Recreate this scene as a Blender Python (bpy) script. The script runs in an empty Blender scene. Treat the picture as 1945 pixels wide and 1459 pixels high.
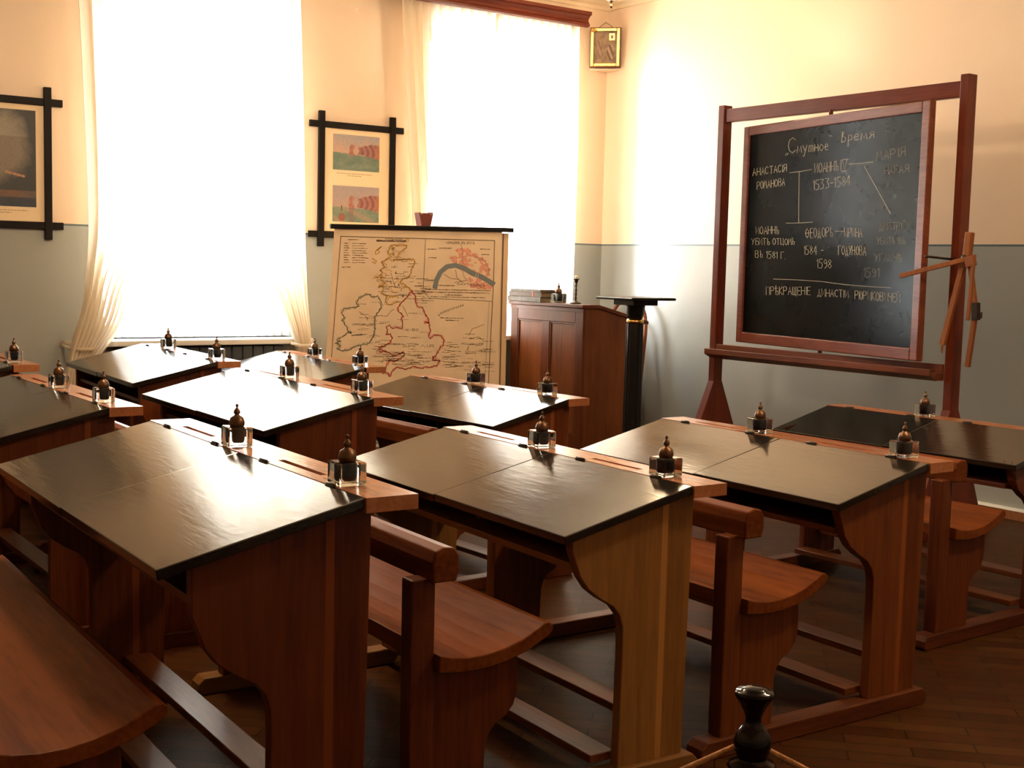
import bpy, bmesh, math, random
import numpy as np
from mathutils import Vector, Matrix
random.seed(7)
PI = math.pi
scene = bpy.context.scene
col = scene.collection

# ------------------------------------------------------------------ camera
cam_d = bpy.data.cameras.new('camera')
cam = bpy.data.objects.new('camera', cam_d)
col.objects.link(cam)
RV = Vector((0.8174217, -0.5755237, 0.0243748))
UV = Vector((0.0332531, 0.0893890, 0.9954415))
FV = Vector((0.5750791, 0.8128850, -0.0922065))
cam.matrix_world = Matrix(((RV.x, UV.x, -FV.x, 0), (RV.y, UV.y, -FV.y, 0), (RV.z, UV.z, -FV.z, 1.338), (0, 0, 0, 1)))
cam_d.sensor_width = 36.0
cam_d.lens = 44.859
cam_d.clip_start = 0.05
scene.camera = cam

# ------------------------------------------------------------------ world, lights, exposure
world = bpy.data.worlds.new('world')
scene.world = world
world.use_nodes = True
bg = world.node_tree.nodes['Background']
bg.inputs['Color'].default_value = (0.88, 0.95, 1.0, 1)
SKY = 33.0
bg.inputs['Strength'].default_value = SKY
vs = scene.view_settings
vs.view_transform = 'Standard'
vs.look = 'None'
vs.exposure = 0.72
vs.gamma = 1.0
vs.use_curve_mapping = False
scene.cycles.max_bounces = 10
scene.cycles.transparent_max_bounces = 16
scene.cycles.sample_clamp_indirect = 8.0

WX, WY = 6.353, 7.812          # blackboard wall and window wall
X0, Y0 = -2.6, -1.6
ZC = 3.43                      # ceiling
DADO = 1.509
WINS = [(2.46, 3.72), (4.75, 6.02)]
WZ0, WZ1 = 0.83, 3.02
WT = 0.45


def portal(x0, x1):
    l = bpy.data.lights.new('window_portal', 'AREA')
    l.shape = 'RECTANGLE'
    l.size = x1 - x0
    l.size_y = WZ1 - WZ0
    l.cycles.is_portal = True
    o = bpy.data.objects.new('window_portal', l)
    col.objects.link(o)
    o.location = ((x0 + x1) / 2, WY + WT + 0.02, (WZ0 + WZ1) / 2)
    o.rotation_euler = (-PI / 2, 0, 0)


for w in WINS:
    portal(*w)


def lamp_light(x, y, z, watts, r=0.09):
    l = bpy.data.lights.new('lamp_bulb_light', 'POINT')
    l.energy = watts
    l.color = (1.0, 0.76, 0.49)
    l.shadow_soft_size = r
    o = bpy.data.objects.new('lamp_bulb_light', l)
    col.objects.link(o)
    o.location = (x, y, z)
    return o


# ------------------------------------------------------------------ materials
def mat(name):
    m = bpy.data.materials.new(name)
    m.use_nodes = True
    return m, m.node_tree.nodes, m.node_tree.links, m.node_tree.nodes['Principled BSDF']


def plain(name, c, rough=0.5, metal=0.0, coat=0.0, spec=0.5, noise=0.0, nscale=20.0, bump=0.0):
    m, n, l, b = mat(name)
    b.inputs['Base Color'].default_value = (*c, 1)
    b.inputs['Roughness'].default_value = rough
    b.inputs['Metallic'].default_value = metal
    b.inputs['Coat Weight'].default_value = coat
    b.inputs['Specular IOR Level'].default_value = spec
    if noise or bump:
        tc = n.new('ShaderNodeTexCoord')
        t = n.new('ShaderNodeTexNoise')
        t.inputs['Scale'].default_value = nscale
        t.inputs['Detail'].default_value = 6
        l.new(tc.outputs['Object'], t.inputs['Vector'])
        if noise:
            r = n.new('ShaderNodeValToRGB')
            r.color_ramp.elements[0].position = 0.3
            r.color_ramp.elements[1].position = 0.7
            r.color_ramp.elements[0].color = (*[v * (1 - noise) for v in c], 1)
            r.color_ramp.elements[1].color = (*[min(1, v * (1 + noise)) for v in c], 1)
            l.new(t.outputs['Fac'], r.inputs['Fac'])
            l.new(r.outputs['Color'], b.inputs['Base Color'])
        if bump:
            bp = n.new('ShaderNodeBump')
            bp.inputs['Strength'].default_value = bump
            bp.inputs['Distance'].default_value = 0.01
            l.new(t.outputs['Fac'], bp.inputs['Height'])
            l.new(bp.outputs['Normal'], b.inputs['Normal'])
    return m


def wood(name, c0, c1, axis='Z', rough=0.35, scale=9.0, coat=0.25, bump=0.12, stripe=None, spec=0.5, croug=0.2):
    """varnished wood, the grain running along one object axis"""
    m, n, l, b = mat(name)
    tc = n.new('ShaderNodeTexCoord')
    mp = n.new('ShaderNodeMapping')
    k = {'X': (0.09, 1, 1), 'Y': (1, 0.09, 1), 'Z': (1, 1, 0.07)}[axis]
    mp.inputs['Scale'].default_value = k
    l.new(tc.outputs['Object'], mp.inputs['Vector'])
    t = n.new('ShaderNodeTexNoise')
    t.inputs['Scale'].default_value = scale
    t.inputs['Detail'].default_value = 5
    t.inputs['Distortion'].default_value = 0.6
    l.new(mp.outputs['Vector'], t.inputs['Vector'])
    t2 = n.new('ShaderNodeTexNoise')
    t2.inputs['Scale'].default_value = scale * 11
    t2.inputs['Detail'].default_value = 3
    l.new(mp.outputs['Vector'], t2.inputs['Vector'])
    mx = n.new('ShaderNodeMix')
    mx.inputs['Factor'].default_value = 0.4
    l.new(t.outputs['Fac'], mx.inputs[2])
    l.new(t2.outputs['Fac'], mx.inputs[3])
    r = n.new('ShaderNodeValToRGB')
    r.color_ramp.elements[0].position = 0.38
    r.color_ramp.elements[1].position = 0.61
    r.color_ramp.elements[0].color = (*c0, 1)
    r.color_ramp.elements[1].color = (*c1, 1)
    l.new(mx.outputs[0], r.inputs['Fac'])
    out = r.outputs['Color']
    if stripe:
        x0, x1, cs = stripe
        sx = n.new('ShaderNodeSeparateXYZ')
        l.new(tc.outputs['Object'], sx.inputs[0])
        g = n.new('ShaderNodeMath'); g.operation = 'GREATER_THAN'; g.inputs[1].default_value = x0
        s = n.new('ShaderNodeMath'); s.operation = 'LESS_THAN'; s.inputs[1].default_value = x1
        mu = n.new('ShaderNodeMath'); mu.operation = 'MULTIPLY'
        l.new(sx.outputs[0], g.inputs[0]); l.new(sx.outputs[0], s.inputs[0])
        l.new(g.outputs[0], mu.inputs[0]); l.new(s.outputs[0], mu.inputs[1])
        m2 = n.new('ShaderNodeMix'); m2.data_type = 'RGBA'
        l.new(mu.outputs[0], m2.inputs[0])
        l.new(out, m2.inputs[6])
        m2.inputs[7].default_value = (*cs, 1)
        out = m2.outputs[2]
    l.new(out, b.inputs['Base Color'])
    b.inputs['Roughness'].default_value = rough
    b.inputs['Coat Weight'].default_value = coat * 0.4
    b.inputs['Coat Roughness'].default_value = croug
    b.inputs['Specular IOR Level'].default_value = spec * 0.5
    bp = n.new('ShaderNodeBump')
    bp.inputs['Strength'].default_value = bump
    bp.inputs['Distance'].default_value = 0.004
    l.new(mx.outputs[0], bp.inputs['Height'])
    l.new(bp.outputs['Normal'], b.inputs['Normal'])
    return m


M = {}
# wall paint: cream above the dado line, blue-grey gloss paint below
m, n, l, b = mat('two_tone_wall_paint')
geo = n.new('ShaderNodeNewGeometry')
sp = n.new('ShaderNodeSeparateXYZ'); l.new(geo.outputs['Position'], sp.inputs[0])
nz = n.new('ShaderNodeTexNoise'); nz.inputs['Scale'].default_value = 2.2; nz.inputs['Detail'].default_value = 7
l.new(geo.outputs['Position'], nz.inputs['Vector'])
rp = n.new('ShaderNodeValToRGB'); rp.color_ramp.interpolation = 'CONSTANT'
mr = n.new('ShaderNodeMapRange'); mr.inputs[1].default_value = 0; mr.inputs[2].default_value = 3.0
l.new(sp.outputs[2], mr.inputs[0]); l.new(mr.outputs[0], rp.inputs[0])
CREAM = (0.83, 0.635, 0.465); BLUE = (0.340, 0.348, 0.325); LINE = (0.10, 0.15, 0.16)
rp.color_ramp.elements[0].position = 0; rp.color_ramp.elements[0].color = (*BLUE, 1)
e = rp.color_ramp.elements[1]; e.position = (DADO - 0.004) / 3; e.color = (*LINE, 1)
e = rp.color_ramp.elements.new((DADO + 0.004) / 3); e.color = (*CREAM, 1)
hs = n.new('ShaderNodeHueSaturation'); l.new(rp.outputs[0], hs.inputs['Color'])
mr2 = n.new('ShaderNodeMapRange'); mr2.inputs[3].default_value = 0.95; mr2.inputs[4].default_value = 1.05
l.new(nz.outputs['Fac'], mr2.inputs[0]); l.new(mr2.outputs[0], hs.inputs['Value'])
l.new(hs.outputs[0], b.inputs['Base Color'])
b.inputs['Roughness'].default_value = 0.34
b.inputs['Specular IOR Level'].default_value = 0.45
nz2 = n.new('ShaderNodeTexNoise'); nz2.inputs['Scale'].default_value = 9; nz2.inputs['Detail'].default_value = 4
l.new(geo.outputs['Position'], nz2.inputs['Vector'])
bp = n.new('ShaderNodeBump'); bp.inputs['Strength'].default_value = 0.12; bp.inputs['Distance'].default_value = 0.02
l.new(nz2.outputs['Fac'], bp.inputs['Height']); l.new(bp.outputs[0], b.inputs['Normal'])
M['wall'] = m

# parquet
m, n, l, b = mat('oak_parquet')
tc = n.new('ShaderNodeTexCoord')
mp = n.new('ShaderNodeMapping'); mp.inputs['Rotation'].default_value = (0, 0, PI / 4)
l.new(tc.outputs['Object'], mp.inputs[0])
bk = n.new('ShaderNodeTexBrick')
bk.inputs['Scale'].default_value = 2.6; bk.inputs['Mortar Size'].default_value = 0.006
bk.inputs['Color1'].default_value = (0.038, 0.0120, 0.0030, 1); bk.inputs['Color2'].default_value = (0.062, 0.0220, 0.0060, 1)
bk.inputs['Mortar'].default_value = (0.012, 0.006, 0.002, 1)
bk.inputs['Row Height'].default_value = 0.18; bk.inputs['Brick Width'].default_value = 0.95
l.new(mp.outputs[0], bk.inputs['Vector'])
nz = n.new('ShaderNodeTexNoise'); nz.inputs['Scale'].default_value = 14; nz.inputs['Detail'].default_value = 5
l.new(mp.outputs[0], nz.inputs['Vector'])
mm = n.new('ShaderNodeMix'); mm.data_type = 'RGBA'; mm.blend_type = 'OVERLAY'; mm.inputs[0].default_value = 0.35
l.new(bk.outputs['Color'], mm.inputs[6]); l.new(nz.outputs['Color'], mm.inputs[7]); l.new(mm.outputs[2], b.inputs['Base Color'])
b.inputs['Roughness'].default_value = 0.42
b.inputs['Specular IOR Level'].default_value = 0.06
M['floor'] = m

M['ceiling'] = plain('ceiling_paint', (0.82, 0.72, 0.56), 0.6)
M['cornice'] = plain('cornice_plaster', (0.80, 0.64, 0.44), 0.55)
M['skirting'] = wood('skirting_wood', (0.20, 0.075, 0.03), (0.30, 0.12, 0.05), 'X', 0.35)
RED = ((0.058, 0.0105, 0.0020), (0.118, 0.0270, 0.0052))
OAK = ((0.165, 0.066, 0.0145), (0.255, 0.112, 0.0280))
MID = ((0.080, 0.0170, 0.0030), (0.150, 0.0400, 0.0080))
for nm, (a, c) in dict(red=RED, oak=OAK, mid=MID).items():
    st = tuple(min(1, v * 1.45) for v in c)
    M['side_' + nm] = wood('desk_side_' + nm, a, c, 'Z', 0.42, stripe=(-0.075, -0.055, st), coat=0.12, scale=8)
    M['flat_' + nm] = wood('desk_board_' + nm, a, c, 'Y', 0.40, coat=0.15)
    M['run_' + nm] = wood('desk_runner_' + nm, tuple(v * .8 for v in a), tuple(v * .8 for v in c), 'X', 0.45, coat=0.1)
M['seat'] = wood('bench_seat_varnish', (0.078, 0.0155, 0.0026), (0.165, 0.0420, 0.0075), 'Y', 0.45, coat=0.0, scale=7, spec=0.22)
M['pine'] = wood('pen_rail_varnish', (0.30, 0.105, 0.040), (0.42, 0.165, 0.070), 'Y', 0.26, coat=0.5, scale=8, bump=0.05)
# black lacquered lids with the grain showing through as a ripple
m, n, l, b = mat('black_lacquer_lid')
tc = n.new('ShaderNodeTexCoord')
mp = n.new('ShaderNodeMapping'); mp.inputs['Scale'].default_value = (1, 0.16, 1)
l.new(tc.outputs['Object'], mp.inputs[0])
t1 = n.new('ShaderNodeTexNoise'); t1.inputs['Scale'].default_value = 70; t1.inputs['Detail'].default_value = 6
t2 = n.new('ShaderNodeTexNoise'); t2.inputs['Scale'].default_value = 7; t2.inputs['Detail'].default_value = 3
l.new(mp.outputs[0], t1.inputs['Vector']); l.new(mp.outputs[0], t2.inputs['Vector'])
ad = n.new('ShaderNodeMath'); ad.operation = 'MULTIPLY_ADD'; ad.inputs[1].default_value = 0.45
l.new(t1.outputs['Fac'], ad.inputs[0]); l.new(t2.outputs['Fac'], ad.inputs[2])
bp = n.new('ShaderNodeBump'); bp.inputs['Strength'].default_value = 0.11; bp.inputs['Distance'].default_value = 0.006
l.new(ad.outputs[0], bp.inputs['Height']); l.new(bp.outputs[0], b.inputs['Normal'])
b.inputs['Base Color'].default_value = (0.010, 0.007, 0.005, 1)
rr = n.new('ShaderNodeMapRange'); rr.inputs[3].default_value = 0.08; rr.inputs[4].default_value = 0.18
l.new(t2.outputs['Fac'], rr.inputs[0]); l.new(rr.outputs[0], b.inputs['Roughness'])
b.inputs['Specular IOR Level'].default_value = 0.70
M['lid'] = m
M['black'] = plain('black_paint', (0.007, 0.006, 0.0055), 0.35, spec=0.25)
M['frame_black'] = plain('ebonised_frame', (0.009, 0.006, 0.005), 0.45, spec=0.15)
M['iron'] = plain('dark_iron', (0.05, 0.035, 0.025), 0.4, 0.8)
M['brass'] = plain('aged_brass', (0.13, 0.070, 0.040), 0.40, 1.0, noise=0.25, nscale=60)
M['gold'] = plain('gilt', (0.75, 0.47, 0.14), 0.25, 1.0)
M['ink'] = plain('ink', (0.003, 0.002, 0.004), 0.3, spec=0.15)
m, n, l, b = mat('clear_glass')
b.inputs['Base Color'].default_value = (0.97, 0.99, 0.98, 1)
b.inputs['Transmission Weight'].default_value = 1; b.inputs['Roughness'].default_value = 0.01; b.inputs['IOR'].default_value = 1.48
M['glass'] = m
m, n, l, b = mat('window_glass')
n.remove(b)
tr = n.new('ShaderNodeBsdfTransparent'); gl = n.new('ShaderNodeBsdfGlossy'); gl.inputs['Roughness'].default_value = 0.02
fr = n.new('ShaderNodeFresnel'); fr.inputs[0].default_value = 1.45
ms = n.new('ShaderNodeMixShader')
l.new(fr.outputs[0], ms.inputs[0]); l.new(tr.outputs[0], ms.inputs[1]); l.new(gl.outputs[0], ms.inputs[2])
l.new(ms.outputs[0], n['Material Output'].inputs[0])
M['pane'] = m


def cloth_mat(name, c, transp):
    m, n, l, b = mat(name)
    n.remove(b)
    di = n.new('ShaderNodeBsdfDiffuse'); di.inputs[0].default_value = (*c, 1)
    tl = n.new('ShaderNodeBsdfTranslucent'); tl.inputs[0].default_value = (*c, 1)
    tr = n.new('ShaderNodeBsdfTransparent'); tr.inputs[0].default_value = (1, 0.98, 0.94, 1)
    m1 = n.new('ShaderNodeMixShader'); m1.inputs[0].default_value = 0.5
    m2 = n.new('ShaderNodeMixShader'); m2.inputs[0].default_value = transp
    l.new(di.outputs[0], m1.inputs[1]); l.new(tl.outputs[0], m1.inputs[2])
    l.new(m1.outputs[0], m2.inputs[1]); l.new(tr.outputs[0], m2.inputs[2])
    l.new(m2.outputs[0], n['Material Output'].inputs[0])
    return m


M['sheer'] = cloth_mat('cream_sheer_cloth', (0.90, 0.80, 0.65), 0.09)
M['net'] = cloth_mat('white_net', (0.93, 0.91, 0.86), 0.50)
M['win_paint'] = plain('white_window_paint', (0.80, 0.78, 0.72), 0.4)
M['radiator'] = plain('dark_blue_radiator_paint', (0.050, 0.062, 0.075), 0.4)
MH = ((0.090, 0.0125, 0.0045), (0.155, 0.0270, 0.0095))
M['mahog'] = wood('stand_mahogany_z', *MH, 'Z', 0.38, coat=0.3)
M['mahog_y'] = wood('stand_mahogany_y', *MH, 'Y', 0.38, coat=0.3)
M['mahog_x'] = wood('stand_mahogany_x', *MH, 'X', 0.38, coat=0.3)
M['boardframe'] = wood('board_frame_wood', (0.125, 0.025, 0.0095), (0.21, 0.050, 0.020), 'Y', 0.34, coat=0.35)
M['lect'] = wood('lectern_wood', (0.105, 0.026, 0.0055), (0.175, 0.050, 0.0115), 'Z', 0.40, coat=0.25)
M['lect_frame'] = wood('lectern_frame_wood', (0.075, 0.016, 0.0040), (0.125, 0.030, 0.0075), 'Z', 0.40, coat=0.25)
M['lect_y'] = wood('lectern_top_wood', (0.075, 0.016, 0.0040), (0.125, 0.030, 0.0075), 'Y', 0.38, coat=0.25)
M['bent'] = wood('bentwood', (0.22, 0.062, 0.020), (0.32, 0.105, 0.037), 'Y', 0.30, coat=0.4)
M['tool'] = wood('tool_wood', (0.18, 0.050, 0.0095), (0.28, 0.088, 0.018), 'Z', 0.45, coat=0)
m, n, l, b = mat('slate')
tc = n.new('ShaderNodeTexCoord')
t = n.new('ShaderNodeTexNoise'); t.inputs['Scale'].default_value = 3.2; t.inputs['Detail'].default_value = 9; t.inputs['Roughness'].default_value = 0.65
l.new(tc.outputs['Object'], t.inputs['Vector'])
r = n.new('ShaderNodeValToRGB'); r.color_ramp.elements[0].position = 0.35; r.color_ramp.elements[1].position = 0.75
r.color_ramp.elements[0].color = (0.002, 0.003, 0.0035, 1); r.color_ramp.elements[1].color = (0.007, 0.0095, 0.011, 1)
l.new(t.outputs['Fac'], r.inputs[0]); l.new(r.outputs[0], b.inputs['Base Color'])
b.inputs['Roughness'].default_value = 0.20
b.inputs['Specular IOR Level'].default_value = 0.09
M['slate'] = m
M['chalk'] = plain('chalk', (0.42, 0.37, 0.27), 0.9)
M['chalk_faint'] = plain('chalk_faint', (0.20, 0.185, 0.14), 0.9)
M['chalk_white'] = plain('chalk_stick', (0.8, 0.78, 0.72), 0.9)
M['paper'] = plain('map_paper', (0.86, 0.66, 0.45), 0.7, noise=0.06, nscale=6)
M['paper_back'] = plain('map_paper_back', (0.76, 0.53, 0.32), 0.7)
M['map_red'] = plain('map_red', (0.62, 0.07, 0.05), 0.7)
M['map_pink'] = plain('map_pink', (0.80, 0.36, 0.25), 0.7, noise=0.2, nscale=60)
M['map_yellow'] = plain('map_yellow', (0.70, 0.36, 0.05), 0.7)
M['map_green'] = plain('map_green', (0.20, 0.20, 0.12), 0.7)
M['map_grey'] = plain('map_grey', (0.22, 0.24, 0.24), 0.7)
M['map_ink'] = plain('map_ink', (0.13, 0.075, 0.04), 0.7)
M['map_inkfaint'] = plain('map_ink_faint', (0.34, 0.20, 0.11), 0.7)
M['matboard'] = plain('cream_mat_board', (0.86, 0.66, 0.42), 0.55)
M['candle'] = plain('candle_wax', (0.85, 0.72, 0.5), 0.5)
M['clampred'] = plain('red_brown_clamp', (0.20, 0.05, 0.035), 0.4)
M['bookcloth'] = plain('worn_book_cover', (0.075, 0.042, 0.022), 0.6, noise=0.5, nscale=40)
M['bookcloth2'] = plain('grey_book_cover', (0.085, 0.065, 0.045), 0.6, noise=0.5, nscale=30)
M['pages'] = plain('old_pages', (0.25, 0.185, 0.11), 0.8, noise=0.2, nscale=120)
M['ribbon'] = plain('faded_red_ribbon', (0.42, 0.10, 0.07), 0.6)
M['rope'] = plain('orange_rope', (0.48, 0.22, 0.08), 0.8, noise=0.25, nscale=90, bump=0.5)
M['dark_turned'] = plain('dark_turned_wood', (0.006, 0.0018, 0.0014), 0.13, spec=0.22)
M['tray'] = wood('tray_wood', (0.10, 0.026, 0.010), (0.17, 0.048, 0.019), 'Y', 0.32, coat=0.3)
m, n, l, b = mat('lamp_shade_glass')
b.inputs['Base Color'].default_value = (0.95, 0.85, 0.7, 1)
b.inputs['Emission Color'].default_value = (1, 0.72, 0.42, 1); b.inputs['Emission Strength'].default_value = 5
M['shade'] = m


def paint_mat(name):
    m, n, l, b = mat(name)
    a = n.new('ShaderNodeVertexColor'); a.layer_name = 'paint'
    l.new(a.outputs[0], b.inputs['Base Color'])
    b.inputs['Roughness'].default_value = 0.45
    return m


M['painting'] = paint_mat('painted_print')


# ------------------------------------------------------------------ mesh helpers
class MB:
    def __init__(s):
        s.v = []; s.f = []; s.mi = []; s.sm = []

    def add(s, vs_, fs, mi=0, smooth=False):
        o = len(s.v)
        s.v += [tuple(v) for v in vs_]
        for f in fs:
            s.f.append(tuple(i + o for i in f)); s.mi.append(mi); s.sm.append(smooth)
        return s

    def box(s, a, b, mi=0, M4=None):
        x0, y0, z0 = a; x1, y1, z1 = b
        p = [(x0, y0, z0), (x1, y0, z0), (x1, y1, z0), (x0, y1, z0), (x0, y0, z1), (x1, y0, z1), (x1, y1, z1), (x0, y1, z1)]
        if M4 is not None: p = [M4 @ Vector(q) for q in p]
        return s.add(p, [(0, 3, 2, 1), (4, 5, 6, 7), (0, 1, 5, 4), (1, 2, 6, 5), (2, 3, 7, 6), (3, 0, 4, 7)], mi)

    def prism(s, poly, axis, a, b, mi=0):
        """2D polygon extruded along an axis: axis 'y' takes (x,z), 'x' takes (y,z), 'z' takes (x,y)"""
        def P(p, t):
            return {'y': (p[0], t, p[1]), 'x': (t, p[0], p[1]), 'z': (p[0], p[1], t)}[axis]
        k = len(poly)
        vs_ = [P(p, a) for p in poly] + [P(p, b) for p in poly]
        fs = [tuple(range(k)), tuple(range(2 * k - 1, k - 1, -1))]
        fs += [(i, i + k, (i + 1) % k + k, (i + 1) % k) for i in range(k)]
        return s.add(vs_, fs, mi)

    def lathe(s, prof, c=(0, 0, 0), seg=24, mi=0, smooth=True, flute=0.0):
        vs_ = []; fs = []
        for r, z in prof:
            for j in range(seg):
                t = 2 * PI * j / seg
                rr_ = r * (1 - flute * (j % 2))
                vs_.append((c[0] + rr_ * math.cos(t), c[1] + rr_ * math.sin(t), c[2] + z))
        for i in range(len(prof) - 1):
            for j in range(seg):
                k = (j + 1) % seg
                fs.append((i * seg + j, i * seg + k, (i + 1) * seg + k, (i + 1) * seg + j))
        fs.append(tuple(range(seg - 1, -1, -1)))
        fs.append(tuple((len(prof) - 1) * seg + j for j in range(seg)))
        return s.add(vs_, fs, mi, smooth)

    def tube(s, pts, r, seg=10, mi=0, smooth=True, flat=1.0):
        pts = [Vector(p) for p in pts]
        rs = r if isinstance(r, (list, tuple)) else [r] * len(pts)
        vs_ = []; fs = []
        up = Vector((0, 0, 1))
        for i, p in enumerate(pts):
            d = (pts[min(i + 1, len(pts) - 1)] - pts[max(i - 1, 0)]).normalized()
            u = up if abs(d.dot(up)) < 0.95 else Vector((1, 0, 0))
            a = d.cross(u).normalized(); b2 = a.cross(d).normalized()
            for j in range(seg):
                t = 2 * PI * j / seg
                vs_.append(p + a * (math.cos(t) * rs[i]) + b2 * (math.sin(t) * rs[i] * flat))
        for i in range(len(pts) - 1):
            for j in range(seg):
                k = (j + 1) % seg
                fs.append((i * seg + j, i * seg + k, (i + 1) * seg + k, (i + 1) * seg + j))
        fs.append(tuple(range(seg - 1, -1, -1)))
        fs.append(tuple((len(pts) - 1) * seg + j for j in range(seg)))
        return s.add(vs_, fs, mi, smooth)

    def bar(s, a, b2, w, t, mi=0, side=(1, 0, 0)):
        """rectangular bar from a to b2; width w across `side` x axis, thickness t along side"""
        a = Vector(a); b2 = Vector(b2); d = (b2 - a).normalized()
        n_ = Vector(side); n_ = (n_ - d * n_.dot(d)).normalized(); c = d.cross(n_)
        p = []
        for q in (a, b2):
            p += [q + n_ * t / 2 + c * w / 2, q - n_ * t / 2 + c * w / 2, q - n_ * t / 2 - c * w / 2, q + n_ * t / 2 - c * w / 2]
        return s.add(p, [(0, 1, 2, 3), (7, 6, 5, 4), (0, 4, 5, 1), (1, 5, 6, 2), (2, 6, 7, 3), (3, 7, 4, 0)], mi)

    def ribbon(s, pts, w, place, mi=0):
        """flat stroke of width w along 2D points, each mapped to 3D by place(u, v)"""
        P = [Vector(p).to_2d() for p in pts]
        vs_ = []; fs = []
        for i, p in enumerate(P):
            d = P[min(i + 1, len(P) - 1)] - P[max(i - 1, 0)]
            if d.length < 1e-9: d = Vector((1, 0))
            d.normalize(); n_ = Vector((-d.y, d.x)) * w / 2
            e = d * w * 0.3 * (-1 if i == 0 else (1 if i == len(P) - 1 else 0))
            a = p + n_ + e; c = p - n_ + e
            vs_ += [place(a.x, a.y), place(c.x, c.y)]
        for i in range(len(P) - 1):
            fs.append((2 * i, 2 * i + 1, 2 * i + 3, 2 * i + 2))
        return s.add(vs_, fs, mi)

    def build(s, name, mats, parent=None, bevel=0.0, seg=2, loc=None):
        me = bpy.data.meshes.new(name)
        me.from_pydata(s.v, [], s.f)
        if not isinstance(mats, (list, tuple)): mats = [mats]
        for m_ in mats: me.materials.append(m_)
        me.polygons.foreach_set('material_index', s.mi)
        me.polygons.foreach_set('use_smooth', s.sm)
        bm_ = bmesh.new(); bm_.from_mesh(me)
        bmesh.ops.recalc_face_normals(bm_, faces=bm_.faces)
        bm_.to_mesh(me); bm_.free()
        me.update()
        o = bpy.data.objects.new(name, me)
        col.objects.link(o)
        if parent: o.parent = parent
        if loc: o.location = loc
        if bevel:
            md = o.modifiers.new('edge', 'BEVEL'); md.width = bevel; md.segments = seg; md.limit_method = 'ANGLE'; md.angle_limit = 0.7
        return o


def tag(o, label, cat, group=None):
    o['label'] = label; o['category'] = cat
    if group: o['group'] = group
    return o


def empty(name, loc=(0, 0, 0), rz=0.0, label=None, cat=None, group=None):
    o = bpy.data.objects.new(name, None)
    o.empty_display_size = 0.1
    col.objects.link(o)
    o.location = loc; o.rotation_euler = (0, 0, rz)
    if label: tag(o, label, cat, group)
    return o


def struct(o):
    o['kind'] = 'structure'
    return o


def copy_tree(o, parent=None):
    c = o.copy(); col.objects.link(c)
    if parent: c.parent = parent
    for ch in list(o.children): copy_tree(ch, c)
    return c


# ------------------------------------------------------------------ room shell
struct(MB().box((X0, Y0, -0.1), (WX, WY, 0)).build('floor', M['floor']))
struct(MB().box((X0, Y0, ZC), (WX, WY, ZC + 0.1)).build('ceiling', M['ceiling']))
struct(MB().box((WX, Y0, -0.1), (WX + 0.2, WY + WT, ZC + 0.1)).build('wall_right', M['wall']))
struct(MB().box((X0 - 0.2, Y0, -0.1), (X0, WY + WT, ZC + 0.1)).build('wall_back', M['wall']))
struct(MB().box((X0 - 0.2, Y0 - 0.2, -0.1), (WX + 0.2, Y0, ZC + 0.1)).build('wall_near', M['wall']))
wb = MB()
xs = X0
for (a, b_) in sorted(WINS):
    wb.box((xs, WY, -0.1), (a, WY + WT, ZC + 0.1))
    wb.box((a, WY, -0.1), (b_, WY + WT, WZ0))
    wb.box((a, WY, WZ1), (b_, WY + WT, ZC + 0.1))
    xs = b_
wb.box((xs, WY, -0.1), (WX, WY + WT, ZC + 0.1))
struct(wb.build('wall_left', M['wall']))
# cornice along the two far walls, skirting
CP = [(0, 3.305), (0.014, 3.305), (0.018, 3.33), (0.05, 3.345), (0.075, 3.385), (0.12, 3.40), (0.12, ZC), (0, ZC)]
tb = MB()
tb.prism([(WX - a, z) for a, z in CP], 'y', Y0, WY)
struct(tb.build('trim_1', M['cornice']))
tb = MB(); tb.prism([(WY - a, z) for a, z in CP], 'x', X0, WX)
struct(tb.build('trim_2', M['cornice']))
SK = [(0, 0), (0.024, 0), (0.024, 0.050), (0, 0.050)]
SK_LIT = [(0, .050), (.026, .050), (.022, .064), (0, .064)]  # white strip stands in for light on the baseboard's top edge
struct(MB().prism([(WX - a, z) for a, z in SK], 'y', Y0, WY).prism([(WX - a, z) for a, z in SK_LIT], 'y', Y0, WY, 1).build('baseboard_right', [M['skirting'], M['win_paint']]))
struct(MB().prism([(WY - a, z) for a, z in SK], 'x', X0, WX).prism([(WY - a, z) for a, z in SK_LIT], 'x', X0, WX, 1).build('baseboard_left', [M['skirting'], M['win_paint']]))

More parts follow.
